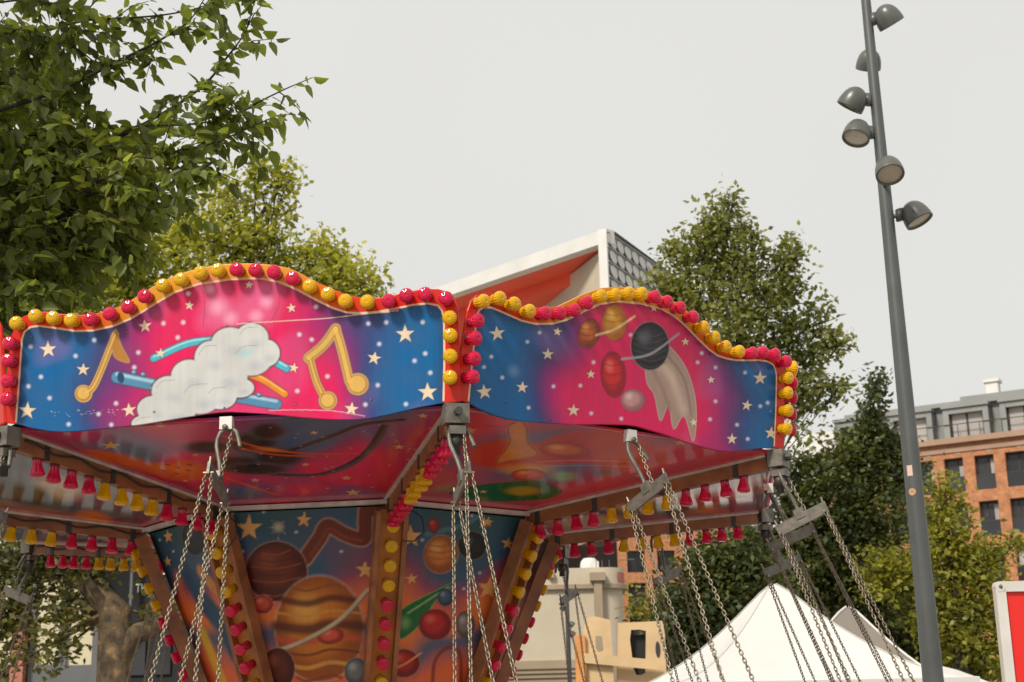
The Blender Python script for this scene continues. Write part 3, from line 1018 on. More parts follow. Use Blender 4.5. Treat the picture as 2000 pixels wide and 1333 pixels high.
def paint_ceil_first(L, U):
    def fn(P):
        pt = ceil_base(P, U, 31, [(226, 50, 92), (160, 64, 116), (78, 104, 142), (62, 100, 140)], L)
        K = (30, 30, 34)
        # orange drift clouds and a dark swirl
        pt.poly([Z5(560, 350), Z5(800, 370), Z5(1050, 440), Z5(1300, 420), Z5(1500, 520), Z5(1250, 560), Z5(1000, 500), Z5(700, 420)], (224, 96, 30), .95, .05)
        pt.ell(*Z5(1230, 480), 60, 16, 5, (240, 140, 40), .8, 1)
        for x, y in ((1150, 450), (1220, 470), (1290, 490), (1210, 510), (1120, 490), (1300, 450)):
            pt.ell(*Z5(x, y), 8, 2.4, 8, (120, 40, 20), .8, .8)
        for x, y, rx, ry in ((-160, 330, 60, 16), (40, 440, 70, 18), (160, 300, 60, 26), (260, 220, 44, 20), (330, 400, 60, 24), (180, 480, 80, 14)):
            pt.ell(*Z6(x, y), rx + 3, ry + 1.5, 0, (92, 88, 96), .6, .3)
            pt.ell(*Z6(x, y), rx * .9, ry * .9, 0, K, .9, .5)
        pt.line([Z6(420, 350), Z6(700, 250), Z6(900, 175), Z6(1180, 140)], 20, (52, 48, 52), 1, .6)
        pt.line([Z6(300, 520), Z6(600, 520), Z6(820, 450), Z6(960, 340), Z6(1060, 180)], 22, (80, 78, 84), .95, .5)
        pt.line([Z6(330, 515), Z6(600, 512), Z6(810, 440), Z6(950, 330), Z6(1050, 180)], 12, (40, 40, 46), .9, .6)
        # bright comet streaking in front of the dark clouds
        pt.line([Z6(-60, 250), Z6(200, 330), Z6(500, 372), Z6(880, 376)], 15, (226, 84, 24), .95, .7)
        pt.line([Z6(80, 340), Z6(300, 380), Z6(560, 392)], 18, (226, 92, 26), .9, .9)
        pt.ell(*Z6(260, 345), 50, 7, 6, (246, 140, 50), .8, 1)
        pt.line([Z6(-20, 545), Z6(120, 590), Z6(330, 660)], 16, (224, 84, 40), .9, .7)
        for x, y, r in ((572, 230, 34), (1157, 328, 42), (516, 448, 34), (170, 555, 36), (795, 540, 40), (840, 640, 58), (1320, 115, 42)):
            pt.star(*Z6(x, y), r * .285, r * .285 * .42, col=(224, 176, 130), glow=False)
        for x, y, r in ((760, 318, 70), (1100, 182, 40), (1340, 383, 28), (1270, 560, 24), (45, 298, 50)):
            pt.star(*Z5(x, y), r * .285, r * .285 * .42, col=(224, 166, 110), glow=False)
        r = np.random.default_rng(4)
        for _ in range(40):
            x, y = r.uniform(430, 850), r.uniform(825, 960)
            pt.ell(x, y, 4.5, 1.6, 0, (230, 180, 200), .55, .9)
        return pt.C
    return fn

def paint_ceil_second(L, U):
    def fn(P):
        pt = ceil_base(P, U, 44, [(226, 80, 96), (196, 84, 104), (140, 96, 128), (100, 124, 146)], L)
        Gc = (60, 44, 40)
        pt.poly([Z7(230, 380), Z7(330, 300), Z7(500, 270), Z7(700, 300), Z7(820, 250), Z7(1000, 215), Z7(1300, 225), Z7(1500, 340), Z7(1400, 440), Z7(1000, 440), Z7(600, 470), Z7(300, 460)], (214, 60, 34), .95, .04)
        pt.poly([Z7(500, 200), Z7(560, 150), Z7(620, 180), Z7(640, 300), Z7(700, 380), Z7(520, 420), Z7(420, 430), Z7(510, 300)], (228, 140, 70), .95, .03, Gc, .003)
        pt.ball(*Z7(890, 350), 48, 15, 4, (232, 120, 50), (246, 180, 110), (190, 70, 36), (120, 50, 30))
        pt.line([Z7(330, 180), Z7(460, 190), Z7(560, 160)], 6, (130, 70, 50), .8, .8)
        pt.ell(*Z7(620, 480), 80, 16, 0, (232, 160, 80), .9, .8)
        pt.ball(*Z7(640, 520), 34, 12, 0, (226, 96, 80), (244, 170, 120), (190, 60, 50), Gc)
        pt.line([Z7(700, 430), Z7(1000, 420), Z7(1350, 430)], 9, (240, 170, 90), .7, 1)
        pt.line([Z7(760, 460), Z7(1100, 455), Z7(1420, 470)], 6, (246, 200, 120), .6, 1)
        pt.poly([Z7(100, 640), Z7(300, 590), Z7(480, 570), Z7(700, 560), Z7(860, 620), Z7(780, 680), Z7(500, 700), Z7(250, 690)], (20, 108, 52), 1, .03, (16, 60, 36), .004)
        pt.ell(*Z7(880, 530), 36, 14, 0, (150, 196, 130), .9, .7)
        pt.ell(*Z7(600, 630), 46, 12, 0, (196, 160, 50), .85, .6)
        pt.ell(*Z7(1150, 500), 50, 8, 0, (70, 120, 140), .7, 1)
        pt.ell(*Z7(60, 610), 50, 10, -10, (120, 150, 60), .7, 1)
        for x, y, r in ((235, 215, 60), (1680, 297, 55), (330, 635, 34), (1390, 525, 30)):
            pt.star(*Z7(x, y), r * .285, r * .285 * .42, col=(226, 170, 100), glow=False)
        return pt.C
    return fn

def paint_ceil_other(L, seed, cols):
    def fn(P):
        pt = ceil_base(P, lambda x, y: (0, 0), seed, cols, L)
        r = np.random.default_rng(seed)
        for c in ((40, 50, 64), (210, 190, 170), (230, 120, 50), (190, 180, 180), (30, 34, 44)):
            x0, y0 = r.uniform(-.6, .6), r.uniform(.2, L - .2)
            q = (pt.P - (x0, y0)) @ np.array([[.9, .4], [-.4, .9]]) / (r.uniform(.25, .4), r.uniform(.1, .2))
            pt.mix(np.clip(1.2 - np.hypot(q[:, 0], q[:, 1]), 0, 1) * 1.6, c)
        return pt.C
    return fn

for k in range(8):
    po, x, y, z, L = ceil_frame(k)
    U = plane_local(po, x, y, z)
    if k == 0:
        fn, st = paint_ceil_first(L, U), 0.006
    elif k == 1:
        fn, st = paint_ceil_second(L, U), 0.006
    else:
        cols = [(96, 96, 104), (70, 96, 108), (60, 84, 100), (150, 130, 110)] if k in (6, 7) else [(190, 80, 80), (200, 130, 90), (90, 110, 150), (180, 60, 80)]
        fn, st = paint_ceil_other(L, 60 + k, cols), 0.015
    me = sheet_mesh("ceiling_field", W0 - 0.01, W1, L, st, fn, M["soffit"], 0.02, True)
    link("ceiling_field", me, ride, mat=frame_mat(po, x, y, z))

# roof deck above the ceiling (a shallow tin cap)
rf = MB()
ring0 = [outw(corner_az(i)) * (RR - .06) + UP * (HR + .06) for i in range(8)]
ring1 = [outw(corner_az(i)) * .3 + UP * (HR + .22) for i in range(8)]
rf.add(ring0 + ring1, [(i, (i + 1) % 8, 8 + (i + 1) % 8, 8 + i) for i in range(8)] + [tuple(range(8, 16))])
rf.build("roof_deck", M["board_back"], ride)

# rafters with hanging bulbs, trim, corner brackets
for i in range(8):
    a = corner_az(i)
    o, t = outw(a), tang(a)
    p0 = o * (RR - .04) + UP * (HR - .045)
    p1 = o * (RH - .01) + UP * (HH - .045)
    m = MB()
    m.bar(p0, p1, 0.05, 0.062)
    m.bar(p0 + t * .032 + UP * .038, p1 + t * .032 + UP * .038, 0.016, 0.012, mi=1)
    m.bar(p0 - t * .032 + UP * .038, p1 - t * .032 + UP * .038, 0.016, 0.012, mi=1)
    for s in (.12, .42, .70, .95):
        c = p0 * (1 - s) + p1 * s
        m.box(c, (.028, .058, .07), 2, (o, t, UP))
    pts = []
    for s in np.linspace(0.02, .98, 24):
        c = p0 * (1 - s) + p1 * s
        pts.append(c + t * .034 + UP * (.012 + .012 * math.sin(s * 31 + i)))
    m.tube(pts, .005, 6, 3)
    rfo = m.build("rafter", [M["rail"], M["trim"], M["darksteel"], M["cable"]], ride)
    for j in range(12):
        s = 0.095 + j * 0.0775
        c = p0 * (1 - s) + p1 * s - UP * 0.031
        hb = link("hanging_bulb", HRM if (j // 4) % 2 == 0 else HYM, rfo, loc=tuple(c))
        hb.rotation_euler = (math.pi + random.uniform(-.09, .09), random.uniform(-.09, .09), random.uniform(0, 6))
    # corner bracket: block, spigot, clamp screw
    b = MB()
    c = o * (RR + .015) + UP * (HR - .035)
    b.box(c + UP * .01, (.08, .105, .085), 0, (o, t, UP))
    b.box(c - UP * .062 + o * .005, (.07, .07, .035), 0, (o, t, UP))
    b.lathe([(0, -.02), (.018, -.02), (.018, .02), (0, .02)], 8, 1, c + o * .048 + UP * .015, (t, UP, o), smooth=False)
    b.lathe([(0, 0), (.03, 0), (.03, -.045), (.02, -.05), (.02, -.085), (0, -.085)], 12, 1, c - UP * .078, (o, t, UP))
    b.build("corner_bracket", [M["steel"], M["darksteel"]], ride)
    # middle bracket on the side that starts at this corner
    am = a + S45 / 2
    o, t = outw(am), tang(am)
    c = o * (RR * math.cos(S45 / 2) + .012) + UP * (HR - .012)
    b = MB()
    b.box(c, (.035, .055, .055), 0, (o, t, UP))
    b.lathe([(0, -.03), (.012, -.03), (.012, .03), (0, .03)], 10, 1, c - UP * .02, (t, UP, o))
    b.build("middle_bracket", [M["alu"], M["steel"]], ride)

# hub ring trim between ceiling and column
for i in range(8):
    a0, a1 = corner_az(i), corner_az(i + 1)
    p0, p1 = outw(a0) * (RH + .006) + UP * (HH - .014), outw(a1) * (RH + .006) + UP * (HH - .014)
    m = MB()
    m.bar(p0, p1, .03, .022)
    m.build("hub_trim", M["trim"], ride)

# tapering column: eight painted boards, edge boards with bulbs
RB, HB = 0.60, 1.50
def col_frame(k):
    a = corner_az(k) + S45 / 2
    c8 = math.cos(S45 / 2)
    pt_ = outw(a) * (RH - .03) * c8 + UP * (HH - .03)
    pb = outw(a) * RB * c8 + UP * HB
    y = pt_ - pb
    L = np.linalg.norm(y)
    y = y / L
    x = tang(a)
    return C0 + pb, x, y, np.cross(x, y), L

def col_base(P, U, seed, L):
    pt = Paint(P, U, seed)
    n1, n2 = pt.noise(5, seed), pt.noise(11, seed + 3)
    e = (1 - P[:, 1] / L) * 1.5 + n1 * .10 + n2 * .05
    f = np.tile(lin((46, 88, 102)), (len(P), 1))
    for a, b, c in ((.06, .26, (60, 90, 118)), (.27, .40, (160, 66, 96)), (.37, .50, (236, 124, 56)), (.58, .70, (96, 96, 120)), (.74, .88, (232, 108, 62)), (1.0, 1.3, (236, 120, 40))):
        t = np.clip((e - a) / (b - a), 0, 1)[:, None]
        f = f * (1 - t) + lin(c) * t
    pt.C = f
    return pt

Z8 = lambda x, y: (450 + x * .2798, 960 + y * .2798)
Z9 = lambda x, y: (x * .2798, 960 + y * .2798)
ST = (236, 176, 104)

def paint_col_mid(L, U):
    def fn(P):
        pt = col_base(P, U, 71, L)
        pt.dots([Z8(*p) for p in ((445, 108), (757, 98), (232, 142), (460, 285), (775, 420), (12, 155), (38, 315), (85, 420), (1195, 480))], 5)
        pt.ell(*Z8(335, 250), 16, 16, 0, (210, 200, 170), .9, 1)
        for dx, dy in ((80, 0), (0, 85), (50, 50), (50, -50)):
            x, y = Z8(335, 250)
            pt.line([(x - dx * .28, y - dy * .28), (x + dx * .28, y + dy * .28)], 1.6, (190, 180, 160), .8, .9, False)
        Bn, Bl, Tn = (112, 44, 26), (80, 28, 20), (206, 124, 38)
        # brown dust plume winding up to the right
        pt.line([Z8(520, 470), Z8(620, 330), Z8(680, 240), Z8(800, 300), Z8(930, 330), Z8(940, 200), Z8(960, 120), Z8(1060, 150)], 36, (196, 150, 124), .9, .2)
        pt.line([Z8(520, 470), Z8(620, 330), Z8(680, 240), Z8(800, 300), Z8(930, 330), Z8(940, 200), Z8(960, 120), Z8(1060, 150)], 31, Bn, 1, .25)
        pt.line([Z8(560, 450), Z8(640, 330), Z8(690, 260), Z8(800, 320), Z8(920, 345)], 10, (146, 66, 40), .8, .9)
        # banded planets: a brown one high on the left, a tan giant below, rose and cream moons
        pt.ball(*Z8(320, 560), 62, 60, 0, Bn, (150, 74, 48), Bl, (196, 160, 140), .04)
        for k in range(7):
            y = 410 + k * 48
            pt.line([Z8(120 + abs(k - 3) * 34, y + 20), Z8(320, y + 34), Z8(520 - abs(k - 3) * 34, y)], 5, Bl if k % 2 else (158, 84, 52), .75, .9)
        pt.ball(*Z8(620, 960), 88, 106, 0, Tn, (232, 176, 84), (160, 84, 30), (206, 190, 170), .035)
        for k, (c_, w_) in enumerate((((150, 80, 30), 7), ((92, 34, 26), 20), ((214, 150, 70), 8), ((84, 28, 24), 30), ((206, 82, 62), 16), ((120, 54, 30), 8), ((226, 166, 80), 12), ((140, 70, 34), 9))):
            y = 660 + k * 90
            hw = 300 * math.sqrt(max(.05, 1 - ((y - 960) / 385.0) ** 2))
            pt.line([Z8(620 - hw, y + 10), Z8(540, y + 34), Z8(700, y - 6), Z8(620 + hw, y + 12)], w_, c_, .85, .7)
        pt.ball(*Z8(700, 1010), 26, 16, -8, (214, 86, 66), (236, 130, 104), (150, 50, 40), (110, 40, 34))
        pt.line([Z8(200, 1150), Z8(480, 1060), Z8(760, 900), Z8(960, 690)], 12, (206, 190, 160), .9, .5)
        pt.line([Z8(205, 1165), Z8(480, 1075), Z8(765, 915), Z8(965, 705)], 5, (120, 96, 72), .8, .8)
        pt.ball(*Z8(225, 790), 21, 19, 0, (206, 84, 62), (230, 140, 110), (160, 50, 40), (200, 170, 150))
        pt.ball(*Z8(330, 1240), 34, 42, 0, (110, 44, 32), (156, 84, 60), (74, 26, 22), (180, 140, 120))
        pt.ball(*Z8(880, 1260), 24, 28, 0, (120, 124, 130), (170, 176, 180), (80, 84, 92), (150, 150, 150))
        for x, y, r in ((130, 258, 95), (512, 200, 55), (940, 548, 68), (985, 880, 48)):
            pt.star(*Z8(x, y), r * .2798, rot=-4 + x % 9, col=ST)
        return pt.C
    return fn

def paint_col_right(L, U):
    def fn(P):
        pt = col_base(P, U, 84, L)
        pt.dots([Z8(*p) for p in ((1340, 340), (1475, 122), (1685, 172), (1740, 570), (1630, 680))], 5)
        # moons and comets: midnight blue, straw, red, with a green comet
        pt.ball(*Z8(1690, 380), 28, 28, 0, (30, 32, 42), (90, 96, 110), (18, 18, 24), (150, 130, 90))
        pt.ball(*Z8(1470, 440), 34, 38, 10, (206, 122, 54), (230, 170, 96), (150, 80, 40), (196, 150, 100))
        for k in (-70, -25, 20, 65):
            pt.line([Z8(1375, 440 + k), Z8(1470, 456 + k), Z8(1565, 430 + k)], 5, (150, 84, 44), .6, .8)
        pt.line([Z8(1370, 300), Z8(1500, 270), Z8(1640, 230), Z8(1760, 160)], 11, (80, 130, 140), .9, .6)
        pt.ball(*Z8(1420, 240), 11, 16, 0, (176, 40, 44), (220, 110, 90), (120, 24, 30))
        pt.poly([Z8(1150, 990), Z8(1150, 880), Z8(1230, 800), Z8(1380, 720), Z8(1560, 640), Z8(1420, 780), Z8(1370, 880), Z8(1260, 990), Z8(1190, 1030)], (24, 108, 52), 1, .012, (110, 170, 100), .004)
        pt.ell(*Z8(1220, 920), 18, 20, 0, (120, 180, 110), .8, 1)
        pt.line([Z8(1240, 850), Z8(1380, 760), Z8(1520, 670)], 6, (170, 200, 140), .7, .9)
        pt.ball(*Z8(1430, 930), 32, 30, 0, (192, 34, 34), (224, 100, 80), (130, 20, 28), (100, 30, 30))
        pt.ball(*Z8(1640, 930), 19, 26, 0, (130, 122, 118), (180, 174, 168), (90, 84, 84))
        pt.ball(*Z8(1500, 740), 15, 17, 0, (70, 96, 122), (130, 160, 180), (40, 60, 90))
        pt.ball(*Z8(1210, 1200), 32, 28, 0, (176, 36, 30), (214, 96, 70), (120, 24, 26), (170, 130, 110))
        pt.line([Z8(1100, 1250), Z8(1210, 1210), Z8(1330, 1130)], 6, (226, 150, 90), .9, .6)
        pt.line([Z8(1410, 1333), Z8(1430, 1180), Z8(1520, 1090), Z8(1600, 1130), Z8(1610, 1333)], 10, (140, 50, 36), .9, .6)
        for x, y, r in ((1258, 318, 84), (1265, 610, 45), (1770, 220, 40), (1140, 1075, 44), (1780, 680, 40)):
            pt.star(*Z8(x, y), r * .2798, rot=-6 + x % 11, col=ST)
        for (x, y, r) in ((953, 1020, 11), (992, 1062, 13), (955, 1150, 24)):
            pt.star(x, y, r, rot=8, col=ST)
        return pt.C
    return fn

def paint_col_left(L, U):
    def fn(P):
        pt = col_base(P, U, 95, L)
        pt.dots([Z9(*p) for p in ((1110, 250), (1115, 340), (1210, 420), (1060, 280))], 4)
        pt.ball(*Z9(1350, 330), 22, 34, -14, (34, 38, 50), (80, 92, 112), (20, 22, 30), (120, 120, 120))
        pt.line([Z9(1400, 560), Z9(1500, 680), Z9(1580, 760)], 18, (214, 140, 60), .95, .5)
        pt.line([Z9(1340, 620), Z9(1430, 780), Z9(1560, 940), Z9(1640, 1110)], 36, (24, 72, 104), 1, .4)
        pt.line([Z9(1240, 600), Z9(1300, 800), Z9(1440, 1060)], 20, (230, 110, 60), .8, .9)
        pt.line([Z9(1420, 1000), Z9(1500, 1200), Z9(1560, 1333)], 24, (236, 190, 60), .9, .7)
        for x, y, r in ((1175, 315, 52), (1170, 490, 42)):
            pt.star(*Z9(x, y), r * .2, r * .2798, rot=-8, col=ST)
        return pt.C
    return fn

for k in range(8):
    po, x, y, z, L = col_frame(k)
    U = plane_local(po, x, y, z)
    wt, wb = 2 * (RH - .03) * math.sin(S45 / 2), 2 * RB * math.sin(S45 / 2)
    if k == 7:
        fn, st = paint_col_left(L, U), .006
    elif k == 0:
        fn, st = paint_col_mid(L, U), .005
    elif k == 1:
        fn, st = paint_col_right(L, U), .005
    else:
        fn, st = (lambda P, s=k: col_base(P, lambda a, b: (0, 0), 100 + s, 1.5).C), .03
    link("column_panel", sheet_mesh("column_panel", wb, wt, L, st, fn, M["colpaint"], -0.02, False), ride, mat=frame_mat(po, x, y, z))

cm = MB()
cm.lathe([(.60, .25), (.60, 1.5)], 8, 0, smooth=False, ax=(outw(PH), tang(PH), UP))
cm.lathe([(0, .25), (1.9, .25), (1.9, .0)], 8, 1, smooth=False, ax=(outw(PH), tang(PH), UP))
cm.build("column_base", [M["rail"], M["orange"]], ride)

for i in range(8):
    a = corner_az(i)
    o, t = outw(a), tang(a)
    p1 = o * (RH - .0) + UP * (HH - .05)
    p0 = o * (RB + .03) + UP * HB
    d = p1 - p0
    Lk = np.linalg.norm(d)
    d = d / Lk
    nr = np.cross(t, d)                    # outward, slightly downward
    m = MB()
    m.box((p0 + p1) / 2, (.118, .03, Lk), 0, (t, nr, d))
    for s in (-1, 1):
        m.box((p0 + p1) / 2 + t * s * .071 + nr * .022, (.024, .07, Lk), 1, (t, nr, d))
    ed = m.build("column_edge", [M["orange"], M["rail"]], ride)
    if i in (7, 0, 1, 2, 3):
        for j in range(12):
            c = p1 - d * (.07 + j * .103) + nr * .015
            hb = link("column_bulb", HYM if (j // 4) % 2 == 0 else HRM, ed)
            hb.matrix_local = Matrix(((t[0], d[0], nr[0], c[0]), (t[1], d[1], nr[1], c[1]), (t[2], d[2], nr[2], c[2]), (0, 0, 0, 1))) @ Matrix.Rotation(random.uniform(0, 6), 4, 'Z')
    # loose cable loop at the hub corner
    if i in (0, 1):
        m = MB()
        c = p1 + nr * .05 + t * .02
        m.tube([c + t * .0 + UP * .0, c + t * .06 + UP * .02, c + t * .13 - UP * .03, c + t * .14 - UP * .1, c + t * .09 - UP * .15, c + t * .02 - UP * .15], .004, 6)
        m.build("cable_loop", M["cable"], ride)

# ------------------------------------------------------------------ the hanging swings
def chain_mesh(name, a, b, pitch=0.0185, wire=0.0027, wdt=0.0070):
    """oval links from a to b, alternately turned"""
    a, b = np.asarray(a, float), np.asarray(b, float)
    d = b - a
    Lc = np.linalg.norm(d)
    d /= Lc
    s = np.cross(d, (0.2, 1, 0.1))
    s /= np.linalg.norm(s)
    q = np.cross(d, s)
    n = int(Lc / pitch)
    NP_, NR = 12, 5
    hl = pitch / 2 + wire
    path = []
    for k in range(NP_):
        th = 2 * math.pi * k / NP_
        path.append((math.cos(th) * wdt, math.copysign(min(1, abs(math.sin(th)) * 1.25), math.sin(th)) * hl))
    path = np.array(path)
    nx = np.roll(path, -1, 0) - np.roll(path, 1, 0)
    nx /= np.linalg.norm(nx, axis=1)[:, None]
    V, F = [], []
    rng = np.random.default_rng(3)
    for i in range(n):
        c = a + d * (i + .5) * pitch
        w_ang = (math.pi / 4 + rng.normal(0, .14)) if i % 2 else (-math.pi / 4 + rng.normal(0, .14))
        e1 = s * math.cos(w_ang) + q * math.sin(w_ang)
        e2 = np.cross(d, e1)
        base = len(V)
        for k in range(NP_):
            p = c + e1 * path[k, 0] + d * path[k, 1]
            out = e1 * nx[k, 1] - d * nx[k, 0]
            for r_ in range(NR):
                ph = 2 * math.pi * r_ / NR
                V.append(p + wire * (out * math.cos(ph) + e2 * math.sin(ph)))
        for k in range(NP_):
            k2 = (k + 1) % NP_
            for r_ in range(NR):
                r2 = (r_ + 1) % NR
                F.append((base + k * NR + r_, base + k2 * NR + r_, base + k2 * NR + r2, base + k * NR + r2))
    return mesh_np(name, np.array(V), np.array(F), M["chain"], smooth=True)

# local frame of a swing: x radial outward, y tangential, z along the hanging line (up)
PL = -0.27                # height of the spreader plate
CH = 1.45                 # chain length below it
SPR = 0.13
hook = MB()
hook.tube([(0, .072, -.085), (0, .060, -.045), (0, .046, -.008), (0, .024, .012), (0, -.004, .012), (0, -.026, -.010), (0, -.034, -.045), (0, -.032, -.08), (0, -.020, -.12), (0, -.008, -.16),
           (0, 0, -.20), (0, 0, PL + .02)], .0095, 10)
hook.box((0, 0, PL + .03), (.05, .02, .05), 0)
hook_me = hook.mesh("hanger_hook", M["steel"])
plate = MB()
plate.box((0, 0, PL), (.28, .012, .058), 0)
for s in (-1, 1):
    plate.tube([(s * .125, -.022, PL - .018), (s * .125, .022, PL - .018)], .007, 8, 1)
    plate.tube([(s * .125, 0, PL - .02), (s * .132, 0, PL + .055)], .006, 6, 1)
plate_me = plate.mesh("spreader_plate", [M["steel"], M["chain"]])
safety_me = chain_mesh("safety_chain", (.012, .03, -.02), (.03, .018, PL + .02))
chain_mes = {}
for sx in (-1, 1):
    for sy in (-1, 1):
        chain_mes[sx, sy] = chain_mesh("chain", (sx * .125, sy * .012, PL - .024), (sx * .15, sy * SPR, PL - CH))
seat = MB()
seat.box((0, .0, PL - CH - .02), (.34, .30, .02), 0)
seat.box((0, -.15, PL - CH + .12), (.34, .02, .28), 0)
for s in (-1, 1):
    seat.box((s * .165, 0, PL - CH + .05), (.015, .28, .10), 0)
seat_me = seat.mesh("seat", M["seat"])

SW_LABEL = {
    0: "swing at the left frame edge under the left corner of the flute panel",
    1: "swing with bright chains hung from the middle of the flute panel with gold notes",
    2: "swing with bright chains hung from the corner bracket between the two front panels",
    3: "swing hung from the middle of the charcoal planet panel, chains leaning right",
    4: "swing at the planet panel's right corner with topmost of three stacked spreader plates",
    5: "swing with the middle of three stacked spreader plates, chains crossing the grey tent",
    6: "swing with lowest of three stacked spreader plates, chains over the white tent peak",
    7: "far swing with shaded plate before dark leaves left of the white tent peak",
    8: "far swing with dark chains hanging right of the column in front of the cream building",
    9: "far swing behind the painted column",
    10: "far swing behind the column beside the plane tree trunk",
    11: "far swing nearest the plane tree trunk on the left",
    12: "far swing with shaded plate hanging before the leaves at lower left",
    13: "swing hanging beyond the far left rafter",
    14: "swing off to the left of the far left rafter",
    15: "swing hung from the left side, just left of the flute panel corner",
}
SW_SKIP = {9, 10, 13, 14, 15}
SW_TILT = rad(21)
for j in range(16):
    if j in SW_SKIP:
        continue
    a = corner_az(0) + j * S45 / 2
    mid = j % 2 == 1
    rr_ = RR * math.cos(S45 / 2) + .015 if mid else RR + .02
    o, t = outw(a), tang(a)
    base = C0 + o * rr_ + UP * (HR - (.045 if mid else .085))
    tl = SW_TILT + random.uniform(-.02, .02)
    tz = UP * math.cos(tl) - o * math.sin(tl)           # the line hangs down and outward
    tx = o * math.cos(tl) + UP * math.sin(tl)
    ty = np.cross(tz, tx)
    sw = thing("chair_swing", SW_LABEL[j], "swing", tuple(base), 0, "swings hanging from the carousel rim")
    sw.matrix_world = Matrix(((tx[0], ty[0], tz[0], base[0]), (tx[1], ty[1], tz[1], base[1]), (tx[2], ty[2], tz[2], base[2]), (0, 0, 0, 1)))
    link("hanger_hook", hook_me, sw)
    link("spreader_plate", plate_me, sw)
    link("safety_chain", safety_me, sw)
    for key in chain_mes:
        link("chain", chain_mes[key], sw)
    link("seat", seat_me, sw)

# ------------------------------------------------------------------ lamp post with spotlights
def lamp_post(label, px0, py0, px1, py1, Y, d_bot, d_top, ztop, spots, stickers, name_group=None):
    p_bot = at(px1, py1, Y)
    x, y = p_bot[0], p_bot[1]
    # lean so that it passes through both measured points
    d = ray(px0, py0)
    p_top = CAM_LOC + d * (Y / d[1])
    ax = (p_top - p_bot) / np.linalg.norm(p_top - p_bot)
    foot = p_bot + ax * (-p_bot[2] / ax[2])
    head = p_bot + ax * ((ztop - p_bot[2]) / ax[2])
    root = thing("lamp_post", label, "lamp post", tuple(foot), 0, name_group)
    def radius(z):
        if z < p_bot[2]:
            return d_bot / 2 + (p_bot[2] - z) * 0.004
        k = (z - p_bot[2]) / (p_top[2] - p_bot[2])
        return d_bot / 2 * (1 - k) + d_top / 2 * k
    m = MB()
    zs = np.concatenate([[0, .02], np.linspace(.3, ztop, 24)])
    pts = [foot + ax * (z / ax[2]) - foot for z in zs]
    rs = [max(.02, radius(z)) for z in zs]
    m.tube(pts, rs, 24)
    m.lathe([(0, 0), (.16, 0), (.16, .03), (.1, .03)], 20, 0)
    # inspection hatch and a weld collar
    m.tube([pts[6] , pts[6] + ax * .03], rs[6] * 1.03, 24)
    m.build("pole", M["pole"], root)
    for (sx, sy, r_px, aim, side) in spots:
        # spotlight centre at pixel, slightly off the pole; aim = direction of the open end
        aim = np.asarray(aim, float)
        aim /= np.linalg.norm(aim)
        c = at(sx, sy, Y + side[1]) - foot
        zc = c[2]
        on = ax * (zc / ax[2])
        R = r_px / F_PX * np.linalg.norm(at(sx, sy, Y) - CAM_LOC)
        e1 = np.cross(aim, (0.31, 0.2, 0.9))
        e1 /= np.linalg.norm(e1)
        e2 = np.cross(aim, e1)
        s = MB()
        # bullet shell: rounded back, flared rim
        prof = [(0.0, -1.08), (.22, -1.05), (.45, -.95), (.68, -.75), (.85, -.45), (.95, -.1), (1.0, .25), (1.0, .50), (1.0, .55), (.93, .57), (.88, .53), (.86, .44)]
        s.lathe([(r * R, h * R) for r, h in prof], 32, 0, c, (e1, e2, aim))
        back = c - aim * R * .35
        dirp = on - back
        dl = np.linalg.norm(dirp)
        dirp = dirp / dl
        s.tube([back + dirp * R * .5, on], R * .16, 10)
        s.lathe([(0, -.4 * R), (.3 * R, -.4 * R), (.3 * R, .4 * R), (0, .4 * R)], 12, 0, back + dirp * R * .95, (np.cross(dirp, ax) / np.linalg.norm(np.cross(dirp, ax)), dirp, ax))
        so = s.build("spotlight", M["spot"], root)
        l = MB()
        l.lathe([(.86 * R, .43 * R), (.5 * R, .47 * R), (0, .49 * R)], 32, 0, c, (e1, e2, aim))
        l.build("lens", M["lens"], so)
    for (sx, sy, wpx, hpx, kind) in stickers:
        c = at(sx, sy, Y) - foot
        zc = c[2]
        r = radius(zc + foot[2]) + .002
        ang0 = math.atan2(-(CAM_LOC[1] - foot[1]), 0)
        base_ang = math.atan2((CAM_LOC - foot)[1], (CAM_LOC - foot)[0])
        mpp = Y / F_PX
        off = (c - ax * (zc / ax[2]))[0]
        th = base_ang + math.asin(max(-.95, min(.95, off / r)))
        wa = wpx * mpp / r / 2
        q = MB()
        n = 8
        V = []
        if kind == "rect":
            for j in range(2):
                for i in range(n + 1):
                    t_ = th - wa + 2 * wa * i / n
                    V.append(ax * (zc / ax[2]) + np.array([r * math.cos(t_), r * math.sin(t_), (j - .5) * hpx * mpp]))
            q.add(V, [(i, i + 1, n + 2 + i, n + 1 + i) for i in range(n)])
            q.build("sticker", M["sticker"], root)
        else:
            for rr, mi in ((1.0, 0), (.72, 1), (.55, 0)):
                V = []
                for i in range(24):
                    u = math.cos(i * math.pi / 12) * rr
                    v = math.sin(i * math.pi / 12) * rr
                    t_ = th + wa * u
                    r3 = r + (1 - rr) * .002
                    V.append(ax * (zc / ax[2]) + np.array([r3 * math.cos(t_), r3 * math.sin(t_), v * hpx * mpp / 2]))
                q.add(V, [tuple(range(24))], mi)
            q.build("sticker", [M["sticker_gold"], M["sticker"]], root)
    return root

